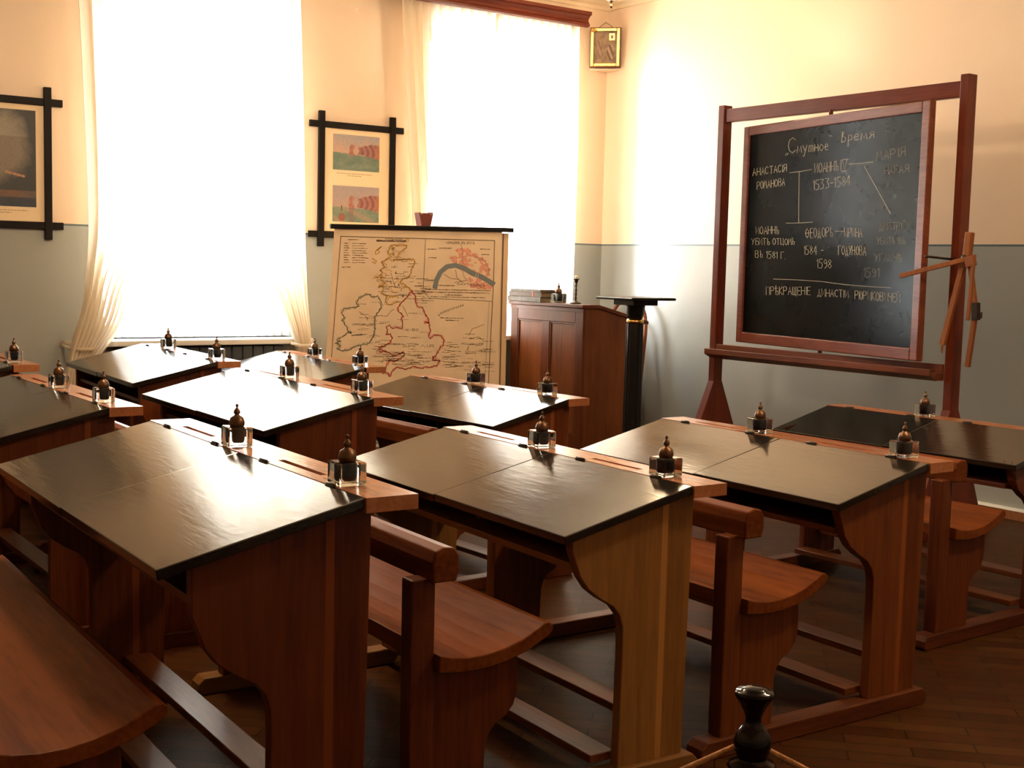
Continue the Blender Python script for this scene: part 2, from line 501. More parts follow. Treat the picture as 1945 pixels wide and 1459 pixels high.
# windows: frame, casements, glazing, sill
for wi, (a, b_) in enumerate(WINS):
    r = struct(empty('window_%d' % (wi + 1), (a, WY, WZ0)))
    W = b_ - a; Hh = WZ1 - WZ0; yf = WT - 0.16
    f = MB()
    f.box((0, yf, 0), (0.07, yf + 0.1, Hh)); f.box((W - 0.07, yf, 0), (W, yf + 0.1, Hh))
    f.box((0.07, yf, Hh - 0.07), (W - 0.07, yf + 0.1, Hh)); f.box((0.07, yf, 0), (W - 0.07, yf + 0.1, 0.07))
    f.box((W / 2 - 0.05, yf - 0.01, 0.07), (W / 2 + 0.05, yf + 0.09, Hh - 0.07))
    f.box((0.07, yf, Hh * .70), (W / 2 - 0.05, yf + 0.09, Hh * .70 + 0.08)); f.box((W / 2 + 0.05, yf, Hh * .70), (W - 0.07, yf + 0.09, Hh * .70 + 0.08))
    fo = f.build('window_frame', M['win_paint'], r, 0.006)
    MB().box((0.06, yf + 0.045, 0.06), (W - 0.06, yf + 0.051, Hh - 0.06)).build('pane', M['pane'], r)
    MB().box((-0.06, -0.19, -0.035), (W + 0.06, yf, 0.0)).build('window_sill', M['win_paint'], r, 0.006)
    h = MB(); h.tube([(W / 2, yf - 0.03, 0.3), (W / 2, yf - 0.03, Hh - 0.2)], 0.008); h.box((W / 2 - 0.012, yf - 0.075, 0.95), (W / 2 + 0.012, yf - 0.01, 1.07))
    h.build('espagnolette', M['win_paint'], fo)


def radiator(x0, x1, label):
    r = empty('radiator', (x0, WY - 0.135, 0.0), 0, label, 'radiator', 'radiators under the windows')
    nsec = int((x1 - x0) / 0.072)
    b_ = MB()
    for i in range(nsec):
        x = 0.03 + i * 0.072
        b_.tube([(x, 0.03, 0.12), (x, 0.03, 0.74)], 0.026, 10); b_.tube([(x, 0.10, 0.12), (x, 0.10, 0.74)], 0.026, 10)
        b_.box((x - 0.034, 0.0, 0.69), (x + 0.034, 0.13, 0.785)); b_.box((x - 0.034, 0.0, 0.08), (x + 0.034, 0.13, 0.18))
    for x in (0.1, (x1 - x0) - 0.1): b_.box((x - .03, 0.02, 0.0), (x + .03, 0.11, 0.08))
    b_.build('radiator_sections', M['radiator'], r, 0.006)
    p = MB(); p.tube([(x1 - x0 - .02, 0.065, 0.64), (x1 - x0 + 0.10, 0.065, 0.64), (x1 - x0 + 0.10, 0.065, 0.02)], 0.016)
    p.build('supply_pipe', M['win_paint'], r)
    return r


radiator(2.52, 3.66, 'dark blue-grey radiator below the sill of the tied-back curtains')
radiator(4.84, 5.30, 'dark blue-grey radiator glimpsed between the map and the lectern')

# ------------------------------------------------------------------ curtains
def smooth_interp(z, rows):
    rows = sorted(rows)
    zs = [r_[0] for r_ in rows]
    return [float(np.interp(z, zs, [r_[k] for r_ in rows])) for k in (1, 2, 3)]


def curtain(name, rows, nf, seed, y, label, pleat=0.03, cat='curtain', group=None):
    """rows: (z, left x, right x, fold depth)"""
    rnd = random.Random(seed)
    ph = [rnd.uniform(-0.6, 0.6) for _ in range(nf + 2)]
    am = [rnd.uniform(0.55, 1.25) for _ in range(nf + 2)]
    zt = max(r_[0] for r_ in rows); zb = min(r_[0] for r_ in rows)
    nu = nf * 12; nv = 90
    vs_ = []; fs = []
    lo = 0.035
    for j in range(nv + 1):
        z = zt + (zb - zt) * j / nv
        # light smoothing of the control rows
        acc = np.zeros(3)
        for k in range(-3, 4): acc += np.array(smooth_interp(min(zt, max(zb, z + k * lo)), rows))
        xl, xr, dep = acc / 7
        for i in range(nu + 1):
            s_ = i / nu
            q = s_ * nf
            k = int(q)
            a = am[k] * (1 - (q - k)) + am[k + 1] * (q - k)
            p = ph[k] * (1 - (q - k)) + ph[k + 1] * (q - k)
            sway = 0.25 * math.sin(2.2 * (zt - z) + k * 0.9 + seed)
            w = math.sin(2 * PI * q + p + sway)
            vs_.append((xl + (xr - xl) * s_ + 0.010 * math.cos(2 * PI * q + p), y + dep * a * w, z))
    for j in range(nv):
        for i in range(nu):
            fs.append((j * (nu + 1) + i, j * (nu + 1) + i + 1, (j + 1) * (nu + 1) + i + 1, (j + 1) * (nu + 1) + i))
    o = MB().add(vs_, fs, 0, True).build(name, M['net'] if name == 'added_net' else M['sheer'])
    return tag(o, label, cat, group)


D = 0.026
curtain('curtain', [(3.13, 2.215, 2.94, .020), (2.8, 2.244, 2.94, D), (1.9, 2.283, 2.92, D), (1.48, 2.296, 2.86, D), (1.20, 2.288, 2.59, .034), (.98, 2.265, 2.52, .042), (.86, 2.205, 2.48, .045), (.80, 2.195, 2.40, .045), (.74, 2.20, 2.31, .035), (.66, 2.17, 2.30, .035), (.42, 2.12, 2.34, .04)],
        9, 3, 7.60, 'cream sheer curtain beside the cloud picture, swept back towards it')
curtain('curtain', [(3.13, 2.96, 3.64, .020), (2.9, 2.97, 3.651, D), (1.9, 2.99, 3.685, D), (1.53, 3.10, 3.692, D), (1.25, 3.47, 3.70, .034), (1.0, 3.57, 3.715, .042), (.82, 3.64, 3.745, .040), (.74, 3.67, 3.74, .03), (.45, 3.64, 3.79, .035)],
        8, 8, 7.60, 'cream sheer curtain swept back towards the twin-view picture')
curtain('curtain', [(3.14, 4.43, 5.20, .030), (2.58, 4.465, 5.20, D), (1.7, 4.545, 5.20, D), (.80, 4.55, 5.20, D)],
        10, 5, 7.665, 'straight cream sheer curtain behind the wall map')
curtain('curtain', [(3.14, 5.222, 5.945, .030), (2.3, 5.222, 5.96, D), (1.1, 5.222, 5.945, D), (.80, 5.222, 5.945, D)],
        10, 11, 7.665, 'straight cream sheer curtain behind the lectern, nearest the corner')
curtain('added_net', [(3.03, 2.47, 3.71, .012), (.834, 2.47, 3.71, .012)], 22, 21, WY + .06, 'white net added to whiten the window recess behind the tied-back curtains')  # added sheet, glows with sky light and hides the window bars
for sx, xx in ((1, 2.205), (-1, 3.745)):
    tbk = MB()
    tbk.tube([(xx, WY - 0.005, 0.80), (xx - 0.01 * sx, 7.66, 0.795), (xx + 0.03 * sx, 7.535, 0.79), (xx + 0.10 * sx, 7.535, 0.79), (xx + 0.13 * sx, 7.60, 0.80), (xx + 0.10 * sx, 7.66, 0.81), (xx, WY - 0.005, 0.815)], 0.010, 8)
    tag(tbk.build('curtain_tieback', M['sheer']), 'cream tieback holding the curtain %s' % ('beside the cloud picture' if sx == 1 else 'next to the wall map'), 'tieback', 'curtain tiebacks')


def pelmet(x0, x1, label, yp=7.60):
    p = [(0, 0), (-0.018, 0.006), (-0.018, 0.022), (-0.004, 0.036), (0.0, 0.055), (-0.020, 0.078), (-0.040, 0.086), (-0.040, 0.108), (WY - yp - .002, 0.108), (WY - yp - .002, 0.090), (0.02, 0.090), (0.02, 0)]
    r = empty('curtain_pelmet', (x0, yp, 3.110), 0, label, 'pelmet', 'curtain pelmets')
    MB().prism([(a, z) for a, z in p], 'x', 0, x1 - x0).build('moulding', M['mahog_x'], r)
    rb = MB(); rb.tube([(0.02, 0.10, 0.045), (x1 - x0 - .02, 0.10, 0.045)], 0.010)
    rb.build('curtain_rod', M['brass'], r)
    return r


pelmet(4.36, 5.99, 'carved dark red wooden pelmet above the window in the corner')
pelmet(2.12, 3.78, 'carved dark red wooden pelmet above the tied-back curtains', 7.53)

# ------------------------------------------------------------------ pictures
def fbm(x, y, seed=0):
    v = 0; a = 1
    for o in range(4):
        v += a * math.sin(x * (3.1 + 2.7 * o) * (1.6 ** o) + seed * 1.7 + 2.1 * math.sin(y * (2.3 + o) * (1.5 ** o) + seed)) * math.cos(y * (2.9 + 1.9 * o) * (1.5 ** o) - seed * .6 + 1.3 * math.sin(x * 4.1 * (o + 1)))
        a *= 0.6
    return v / 2.2


def painted(name, w, h, nx, ny, fn, parent, loc):
    me = bpy.data.meshes.new(name)
    vs_ = []; cs = []
    rnd = random.Random(1)
    for j in range(ny + 1):
        for i in range(nx + 1):
            u = i / nx; v = j / ny
            vs_.append((u * w, 0, v * h))
            c = fn(u, v); k = rnd.uniform(0.88, 1.12)
            cs.append((c[0] * k, c[1] * k, c[2] * k, 1))
    fs = [(j * (nx + 1) + i, j * (nx + 1) + i + 1, (j + 1) * (nx + 1) + i + 1, (j + 1) * (nx + 1) + i) for j in range(ny) for i in range(nx)]
    me.from_pydata(vs_, [], fs)
    at = me.color_attributes.new('paint', 'FLOAT_COLOR', 'POINT')
    at.data.foreach_set('color', [c for q in cs for c in q])
    me.materials.append(M['painting'])
    me.update()
    o = bpy.data.objects.new(name, me); col.objects.link(o)
    o.parent = parent; o.location = loc
    return o


def lerp3(a, b_, t):
    t = max(0, min(1, t)); return tuple(x + (y - x) * t for x, y in zip(a, b_))


def cliffs(boat):
    def fn(u, v):
        hor = 0.50 - 0.10 * u if not boat else 0.42 - 0.06 * u
        s = fbm(u * 2.2, v * 3.4, 2 + boat)
        if v > hor:
            c = lerp3((0.52, 0.33, 0.24), (0.36, 0.32, 0.32), (v - hor) * 1.6 + s * .45)
            if boat: c = lerp3(c, (0.36, 0.27, 0.27), .5)
        else:
            c = lerp3((0.13, 0.19, 0.15), (0.23, 0.27, 0.20), .5 + s * .8)
            if boat: c = lerp3(c, (0.36, 0.25, 0.18), max(0, math.sin(u * 9 + v * 14)) * .75)
        # stack
        xs_ = 0.40 + .012 * math.sin(v * 20); hw = 0.045 * (1.1 - max(0, v - .5) * .9) + .012 * math.sin(v * 31)
        if abs(u - xs_) < hw and hor - .04 < v < 0.73: c = lerp3((0.34, 0.13, 0.10), (0.46, 0.20, 0.15), .5 + fbm(u * 9, v * 5, 3))
        top = 0.72 + 0.05 * math.sin(u * 9) + 0.012 * math.sin(u * 40)
        if u > 0.54 + .015 * math.sin(v * 25) and v < top and v > hor + .02 - 0.20 * max(0, u - .62):
            c = lerp3((0.19, 0.075, 0.075), (0.40, 0.17, 0.135), .5 + .45 * math.sin(u * 52 + 3 * math.sin(v * 9)) + .3 * fbm(u * 7, v * 6, 4))
            if u > .92: c = lerp3(c, (0.46, 0.17, 0.07), .5)
        if boat:
            if abs(u - 0.19) < .012 and .30 < v < .46: c = (0.10, .06, .06)
            if abs(u - 0.20) < .08 - abs(v - .12) * .4 and .03 < v < .24: c = lerp3((0.30, 0.09, 0.06), (.2, .12, .1), abs(s))
            if xs_ - .05 < u < xs_ + .05 and v < hor: c = lerp3(c, (0.22, .12, .11), .6)
        return c
    return fn


def stormcloud(u, v):
    s = fbm(u * 1.7, v * 2.6, 5)
    dark = (0.030, 0.033, 0.036)
    if v < 0.10: return lerp3((0.05, 0.05, 0.06), (0.02, 0.03, 0.05), .5 + s)
    if v < 0.17: return lerp3((0.08, 0.07, 0.06), (0.16, 0.08, 0.05), .5 + s)
    d = ((u - 0.42) / 0.52) ** 2 + ((v - 0.62) / 0.40) ** 2
    t = 1.15 - d + s * 0.30
    c = lerp3(dark, (0.20, 0.16, 0.12), t * 1.4)
    if v > .72: c = lerp3(c, (0.30, 0.26, 0.20), t * .8)
    if abs(v - (0.36 - .18 * (u - .6))) < .012 and .60 < u < .86: c = (0.42, 0.20, 0.12)
    return c


def cross_frame(x0, x1, z0, z1, vx, label, sub):
    """frame of four crossing bars: horizontals span x0..x1, verticals z0..z1"""
    r = empty('framed_picture', (x0, WY, z0), 0, label, 'picture')
    W = x1 - x0; Hh = z1 - z0; bw = 0.043; e = 0.066
    q = MB()
    q.box((e, -0.030, 0), (e + bw, -0.004, Hh)); q.box((W - e - bw, -0.030, 0), (W - e, -0.004, Hh))
    q.box((0, -0.024, e - .006), (W, -0.002, e - .006 + bw)); q.box((0, -0.024, Hh - e - bw), (W, -0.002, Hh - e))
    q.build('frame', M['frame_black'], r, 0.003)
    MB().box((e + bw * .5, -0.014, e + bw * .5), (W - e - bw * .5, -0.004, Hh - e - bw * .5)).build('mat_board', M['matboard'], r)
    for (nm, xa, xb, za, zb, fn, nx, ny) in sub:
        painted('print', xb - xa, zb - za, nx, ny, fn, r, (xa - x0, -0.0155, za - z0))
    pl = lambda u, v: (u, -0.0150, v)
    rnd = random.Random(4)
    for (nm, xa, xb, za, zb, fn, nx, ny) in sub:
        c = MB()
        for k in range(2):
            zz = za - z0 - .022 - k * .014
            x = xa - x0 + .03 + k * .08
            end = xb - x0 - .05 - k * .09
            while x < end:
                d = rnd.uniform(.008, .03); c.ribbon([(x, zz), (min(end, x + d), zz)], .0035, pl); x += d + .006
        c.build('caption', M['map_inkfaint'], r)
    return r


cross_frame(3.823, 4.540, 1.438, 2.337, 0, 'black cross-cornered frame holding two cliff-and-sea views, between the windows',
            [('a', 3.997, 4.352, 1.955, 2.193, cliffs(0), 96, 64), ('b', 3.998, 4.354, 1.608, 1.850, cliffs(1), 96, 64)])
cross_frame(1.46, 2.217, 1.425, 2.312, 0, 'black cross-cornered frame holding a dark storm-cloud print, at the picture edge',
            [('a', 1.615, 2.062, 1.612, 2.170, stormcloud, 90, 110)])

# ------------------------------------------------------------------ icon in the corner, lamp
ic = empty('icon', (WX - 0.122, WY - 0.122, 3.005), PI / 4 - PI / 2 + PI / 2, 'small gilt-framed icon hung across the corner by a cord', 'icon')
ic.rotation_euler = (math.radians(5), 0, -PI / 4)
w2, h2 = 0.112, 0.142
q = MB()
for (a, b_) in (((-w2, -.016, -h2), (-w2 + .026, .006, h2)), ((w2 - .026, -.016, -h2), (w2, .006, h2)), ((-w2 + .026, -.016, h2 - .026), (w2 - .026, .006, h2)), ((-w2 + .026, -.016, -h2), (w2 - .026, .006, -h2 + .026))): q.box(a, b_)
q.build('gilt_frame', M['gold'], ic, 0.005)
MB().box((-w2 - .006, .006, -h2 - .006), (w2 + .006, .020, h2 + .006)).build('backing_board', M['mahog'], ic)


def icon_art(u, v):
    c = lerp3((0.13, 0.065, 0.03), (0.26, 0.15, 0.07), .5 + fbm(u * 2, v * 3, 9))
    for (cx, cy, rw, rh, t) in ((.24, .45, .11, .33, .4), (.72, .34, .15, .26, 1.2)):
        d = ((u - cx) / rw) ** 2 + ((v - cy) / rh) ** 2
        if d < 1: c = lerp3((0.07, 0.035, 0.02), (0.38, 0.22, 0.10), .45 + .6 * math.sin(u * 30 + v * 17) * t)
    return c


painted('icon_panel', 2 * (w2 - .024), 2 * (h2 - .024), 40, 50, icon_art, ic, (-w2 + .024, -0.002, -h2 + .024))
q = MB(); q.box((0.030, -0.014, 0.052), (0.072, -.004, 0.102), 0); q.box((0.042, -0.016, 0.064), (0.060, -.005, 0.088), 1)
q.build('cartouche', [M['gold'], M['clampred']], ic)
q = MB(); q.tube([(-.06, .014, h2), (0, .03, h2 + .045), (.06, .014, h2)], 0.0025, 6); q.build('hanging_cord', M['iron'], ic)
sh = MB(); sh.prism([(WX, WY), (WX - .17, WY), (WX, WY - .17)], 'z', 2.842, 2.856)
tag(sh.build('corner_shelf', M['cornice']), 'small pale triangular corner shelf under the icon', 'shelf')


def ceiling_lamp(x, y, label, watts, n_arm=5, shade_r=0.062):
    r = empty('ceiling_lamp', (x, y, 2.985), 0, label, 'lamp', 'brass ceiling lamps')
    q = MB(); q.lathe([(0.001, 0.0), (.008, .004), (.011, .014), (.006, .026), (.006, .040), (.03, .052), (.062, .068), (.078, .095), (.074, .112), (.03, .125), (.016, .15), (.012, .20), (.012, ZC - 2.985 - .03), (.06, ZC - 2.985 - .02), (.06, ZC - 2.985)], seg=24)
    q.build('stem', M['brass'], r)
    for k in range(n_arm):
        t = 2 * PI * (k + .3) / n_arm
        c, s = math.cos(t), math.sin(t)
        a = MB(); a.tube([(.02 * c, .02 * s, .16), (.10 * c, .10 * s, .12), (.20 * c, .20 * s, .15), (.25 * c, .25 * s, .21)], .009, 8)
        ao = a.build('arm', M['brass'], r)
        b_ = MB(); b_.lathe([(.012, 0), (.03, .012), (shade_r * .9, .05), (shade_r, .10), (shade_r * .8, .14), (shade_r * .5, .155)], (.25 * c, .25 * s, .21), 16)
        b_.build('lamp_shade', M['shade'], ao)
    lamp_light(x, y, 2.985 + .05, watts * 0.5, .12)
    return r


ceiling_lamp(5.27, 6.46, 'brass ceiling lamp in front of the corner icon, cut by the top edge', 45)
ceiling_lamp(1.6, 4.3, 'unseen brass fill lamp added above the middle row of desks', 230)  # unseen lamp, added as warm fill for the room
ceiling_lamp(3.7, 1.5, 'unseen brass fill lamp added above the aisle in front of the nearest desks', 200)  # added out of view to raise the even light on the walls

# ------------------------------------------------------------------ stroke lettering
G = {
 'А': [[(0, 0), (2, 6), (4, 0)], [(.8, 2.2), (3.2, 2.2)]], 'Б': [[(3.6, 6), (0, 6), (0, 0), (3, 0), (4, 1), (4, 2.4), (3, 3.4), (0, 3.4)]],
 'В': [[(0, 3.3), (2.8, 3.3), (3.5, 4.6), (2.8, 6), (0, 6), (0, 0), (3, 0), (4, 1.5), (2.8, 3.3)]], 'Г': [[(0, 0), (0, 6), (3.4, 6)]],
 'Д': [[(0, -1), (0, 0), (4, 0), (4, -1)], [(.6, 0), (2, 6), (3.4, 0)]], 'Е': [[(3.6, 6), (0, 6), (0, 0), (3.6, 0)], [(0, 3.2), (3, 3.2)]],
 'И': [[(0, 6), (0, 0), (4, 6), (4, 0)]], 'Й': [[(0, 6), (0, 0), (4, 6), (4, 0)], [(1, 7.4), (2, 6.9), (3, 7.4)]], 'І': [[(.6, 0), (.6, 6)]],
 'К': [[(0, 0), (0, 6)], [(3.6, 6), (0, 3), (3.8, 0)]], 'Л': [[(0, 0), (2, 6), (4, 0)]], 'М': [[(0, 0), (.6, 6), (2, 2), (3.4, 6), (4, 0)]],
 'Н': [[(0, 0), (0, 6)], [(4, 0), (4, 6)], [(0, 3), (4, 3)]], 'О': [[(2, 0), (.5, 1), (0, 3), (.5, 5), (2, 6), (3.5, 5), (4, 3), (3.5, 1), (2, 0)]],
 'П': [[(0, 0), (0, 6), (4, 6), (4, 0)]], 'Р': [[(0, 0), (0, 6), (2.8, 6), (4, 4.8), (2.8, 3), (0, 3)]], 'С': [[(3.8, 5), (2.4, 6), (.6, 5), (0, 3), (.6, 1), (2.2, 0), (3.8, 1)]],
 'Т': [[(2, 0), (2, 6)], [(0, 6), (4, 6)]], 'У': [[(0, 6), (2.1, 2.6)], [(4, 6), (1, 0)]], 'Ц': [[(0, 6), (0, 0), (3.6, 0), (4, -1)], [(3.4, 6), (3.4, 0)]],
 'Ч': [[(0, 6), (0, 3.6), (3.6, 3)], [(3.6, 6), (3.6, 0)]], 'Щ': [[(0, 6), (0, 0), (4, 0), (4.6, -1)], [(2, 6), (2, 0)], [(4, 6), (4, 0)]],
 'Ш': [[(0, 6), (0, 0), (4, 0), (4, 6)], [(2, 6), (2, 0)]],
 'Ъ': [[(0, 6), (1, 6), (1, 0), (3, 0), (3.6, 1.4), (3, 2.8), (1, 2.8)]], 'Ѣ': [[(.8, 7), (.8, 0), (3, 0), (3.6, 1.4), (3, 2.8), (.8, 2.8)], [(-.4, 5), (2.4, 5)]],
 'Ю': [[(0, 0), (0, 6)], [(0, 3), (1.2, 3)], [(2.6, 0), (1.4, 1.5), (1.2, 3), (1.4, 4.5), (2.6, 6), (3.8, 4.5), (4, 3), (3.8, 1.5), (2.6, 0)]],
 'Я': [[(4, 0), (4, 6), (1.4, 6), (.4, 4.6), (1.4, 3), (4, 3)], [(2, 3), (0, 0)]], 'Ѳ': [[(2, 0), (.4, 1.4), (0, 3), (.4, 4.6), (2, 6), (3.6, 4.6), (4, 3), (3.6, 1.4), (2, 0)], [(-.6, 3), (4.6, 3)]],
 'X': [[(0, 0), (3.6, 6)], [(0, 6), (3.6, 0)]], 'V': [[(0, 6), (1.8, 0), (3.6, 6)]], 'I': [[(.6, 0), (.6, 6)]],
 'м': [[(0, 0), (.6, 3.6), (1.8, .8), (3, 3.6), (3.6, 0)]], 'у': [[(0, 3.6), (1.6, .6)], [(3.2, 3.6), (.8, -2.6), (0, -2.2)]], 'т': [[(0, 0), (.2, 3.6), (1.6, 3.4), (1.6, 0)], [(1.6, 3.2), (3, 3.4), (3.2, 0)]],
 'н': [[(0, 0), (.2, 3.6)], [(2.6, 3.6), (2.8, 0)], [(.1, 1.8), (2.7, 2)]], 'о': [[(1.3, 0), (.1, 1), (.1, 2.6), (1.4, 3.6), (2.6, 2.6), (2.5, 1), (1.3, 0)]],
 'е': [[(.2, 1.8), (2.5, 2.2), (2, 3.5), (.8, 3.4), (.1, 1.8), (.6, .3), (2.5, .4)]], 'в': [[(.2, 0), (.6, 6), (1.6, 5.6), (.6, 3.2), (2.4, 2.4), (2.2, .4), (.2, 0)]],
 'р': [[(0, -2.8), (.5, 3.6), (2.2, 3.2), (2.3, 1), (.4, .4)]], 'я': [[(2.6, 0), (2.6, 3.6), (.8, 3.4), (.4, 2.2), (2.6, 1.7)], [(1.6, 1.8), (0, 0)]], 'г': [[(0, 0), (0, 3.6), (2, 3.6)]],
 'ъ': [[(0, 3.6), (.8, 3.6), (.8, 0), (2.4, .2), (2.4, 1.8), (.8, 1.8)]],
 '1': [[(0, 4.6), (1.2, 6), (1.2, 0)]], '3': [[(0, 6), (3.2, 6), (1.4, 3.6), (3.2, 2.6), (2.8, .4), (0, 0)]], '4': [[(2.6, 0), (2.6, 6)], [(2.2, 6), (0, 2), (3.6, 2)]], '5': [[(3.2, 6), (.4, 6), (.2, 3.6), (2.6, 3.4), (3.2, 1.8), (2.2, 0), (0, 0)]],
 '8': [[(1.7, 3.2), (.2, 4.6), (1.7, 6), (3.2, 4.6), (1.7, 3.2), (0, 1.6), (1.7, 0), (3.4, 1.6), (1.7, 3.2)]], '9': [[(3.2, 4), (1.4, 3), (.2, 4.4), (1.6, 6), (3.2, 4.4), (3, 1.4), (1, 0)]],
 '-': [[(.4, 3), (3, 3)]], '.': [[(0, 0), (.3, .4)]], '„': [[(.6, 1), (0, -.8)], [(1.8, 1), (1.2, -.8)]], '"': [[(0, 6.4), (.3, 5)], [(1, 6.4), (1.2, 5)]],
}


def lettering(mb, text, x0, y0, x1, y1, h, w, place, mi=0, jit=0.0, seed=1):
    """draw text as strokes on a baseline (x0,y0)-(x1,y1), y downwards, cap height h"""
    rnd = random.Random(seed)
    adv = []
    x = 0
    for ch in text:
        g = G.get(ch)
        wd = 2.2 if g is None else max(p[0] for s_ in g for p in s_)
        adv.append(x); x += wd + 1.3
    tot = x - 1.3
    for ch, a in zip(text, adv):
        g = G.get(ch)
        if g is None: continue
        jx, jy = rnd.uniform(-jit, jit), rnd.uniform(-jit, jit)
        for s_ in g:
            pts = []
            for (px, py) in s_:
                t = (a + px) / tot
                pts.append((x0 + (x1 - x0) * t + jx, y0 + (y1 - y0) * t - py / 6 * h + jy))
            mb.ribbon(pts, w, place, mi)


# ------------------------------------------------------------------ blackboard on its stand
bs = empty('blackboard_stand', (5.58, 4.855, 0), 0, 'tall dark red wooden stand carrying the pivoting blackboard', 'stand')
for s, yy in ((1, 0.855), (-1, -0.853)):
    zt = 2.338 if s > 0 else 2.345
    q = MB(); q.box((-.035, yy - .025, .10), (.035, yy + .025, zt)); q.build('post', M['mahog'], bs, .004)
    q = MB()
    q.prism([(-.035, .66), (-.275, .085), (.275, .085), (.035, .66)], 'y', yy - .026, yy + .026)
    q.build('foot_brace', M['mahog'], bs, .003)
    q = MB(); q.prism([(-.345, 0), (.345, 0), (.345, .05), (.30, .09), (-.30, .09), (-.345, .05)], 'y', yy - .035, yy + .035)
    q.build('foot', M['mahog_x'], bs, .004)
q = MB(); q.prism([(-.83, 2.235), (.83, 2.235), (.83, 2.315), (-.83, 2.315)], 'x', -.022, .022); q.build('top_rail', M['mahog_y'], bs, .004)
q = MB()
q.prism([(-.155, .848), (-.155, .868), (-.142, .868), (-.142, .845), (-.055, .845), (-.055, .892), (-.036, .892), (-.036, .808), (-.10, .808), (-.155, .835)], 'y', -.83, .80)
q.build('chalk_tray', M['tray'], bs, .003)
for za, zb in ((2.208, 2.24), (.885, .908)):
    q = MB(); q.tube([(-.03, 0, za), (-.03, 0, zb)], .012); q.build('pivot_pin', M['mahog'], bs)
q = MB(); q.tube([(-.035, -.838, 1.425), (-.25, -.838, 1.435)], .006, 8); q.build('hanging_peg', M['iron'], bs)

BY = -0.169
bb = empty('blackboard', (5.54, 4.846, 0.906), BY, 'black slate board with chalked family tree, in a red wooden frame', 'blackboard')
# local: x = out of the room (away from pupils), y = towards the window; board spans y -w/2..w/2
bw, bh, th = 0.782, 1.304, .04
q = MB()
fw = .056
for (a, b_) in (((-th / 2, -bw, 0), (th / 2, -bw + fw, bh)), ((-th / 2, bw - fw, 0), (th / 2, bw, bh)), ((-th / 2, -bw + fw, 0), (th / 2, bw - fw, fw + .008)), ((-th / 2, -bw + fw, bh - fw), (th / 2, bw - fw, bh))): q.box(a, b_)
q.build('board_frame', M['boardframe'], bb, .006)
slate = MB().box((-.008, -bw + fw, fw), (.010, bw - fw, bh - fw)).build('slate_panel', M['slate'], bb)
HB = np.array([[0.04022564900340344, 0.0018795685437280852, -63.89734925994109], [0.007432241382272373, -0.026153989470088068, 13.858858852021843], [0.005078133967373443, -9.983451725329259e-05, 1.0]])


def on_board(u, v):
    p = HB @ np.array([u, v, 1.0]); a, z = p[0] / p[2], p[1] / p[2]
    return (-.0092, -a, z - .906)


LW = 0.9
zz_ = lambda p: (1300 + p[0] / 2.918, 120 + p[1] / 2.918)
T = [('„', 1494, 293, 1499, 293, 14), ('С', 1500, 291, 1514, 290, 29), ('мутное', 1516, 290, 1575, 286, 21), ('"', 1578, 270, 1583, 270, 13), ('время', 1601, 271, 1662, 262, 20),
     ('АНАСТАСІЯ', 1432, 334, 1497, 326, 14), ('РОМАНОВА', 1440, 360, 1493, 352, 14), ('ИОАННЪ', 1550, 329, 1595, 324, 18), ('IV', 1599, 324, 1611, 323, 20), ('1533-1584', 1547, 361, 1618, 352, 18),
     ('ИОАННЪ', 1438, 445, 1482, 444, 14), ('УБИТЪ ОТЦОМЪ', 1430, 465, 1512, 465, 12), ('ВЪ 1581 Г.', 1437, 489, 1494, 492, 13), ('ѲЕОДОРЪ', 1533, 452, 1584, 450, 18), ('ИРИНА', 1607, 450, 1640, 450, 17),
     ('1584 -', 1529, 484, 1566, 483, 16), ('1598', 1554, 509, 1582, 510, 17), ('ГОДУНОВА', 1595, 484, 1647, 485, 17),
     ('ПРѢКРАЩЕНІЕ', 1458, 560, 1542, 560, 15), ('ДИНАСТІИ', 1555, 562, 1614, 566, 14), ('РЮРИКОВИЧЕЙ', 1626, 568, 1712, 574, 16)]
FAINT = [('МАРІЯ', 1668, 306, 1722, 296, 17), ('НАГАЯ', 1682, 332, 1728, 327, 14), ('ДМИТРІЙ', 1672, 437, 1724, 436, 13), ('УБИТЪ ВЪ', 1668, 463, 1722, 463, 12), ('УГЛИЧѢ', 1664, 496, 1715, 497, 14), ('1591', 1643, 526, 1672, 527, 17)]
for k, (t, a, b_, c, d, h) in enumerate(T + FAINT):
    q = MB()
    lettering(q, t, a, b_, c, d, h, LW, on_board, 0, .5, k)
    if t == 'IV':
        for ln in ([(878, 600), (908, 597)], [(880, 537), (915, 533)]): q.ribbon([zz_(p) for p in ln], .9, on_board, 0)
    q.build('chalk_inscription', M['chalk'] if k < len(T) else M['chalk_faint'], slate)
for ln in ([(590, 608), (650, 601), (712, 590)], [(643, 605), (641, 740), (640, 885)], [(570, 887), (640, 886), (718, 882)], [(918, 560), (985, 556), (1055, 548)], [(1003, 570), (1070, 690), (1150, 835)],
           [(845, 933), (895, 932)], [(500, 1197), (620, 1201), (760, 1210), (900, 1228), (1040, 1240), (1150, 1245)]):
    q = MB(); q.ribbon([zz_(p) for p in ln], .9, on_board, 0)
    q.build('chalk_line', M['chalk'], slate)
chk0 = None
for k, (yy, rz, ln, lab) in enumerate([(.33, .2, .05, 'longest stick of white chalk lying in the tray under the blackboard'), (.15, 1.5, .035, 'short piece of white chalk under the middle of the blackboard'), (-.26, .9, .02, 'tiny stub of white chalk in the tray nearest the wooden compasses')]):
    q = MB(); q.tube([(0, -ln / 2, .0), (0, ln / 2, .0)], .006, 8)
    o = q.build('chalk_piece', M['chalk_white'], None, 0, 2, (5.58 - .10, 4.855 + yy, .8515))
    o.rotation_euler = (0, 0, rz); tag(o, lab, 'chalk', 'chalk in the tray')

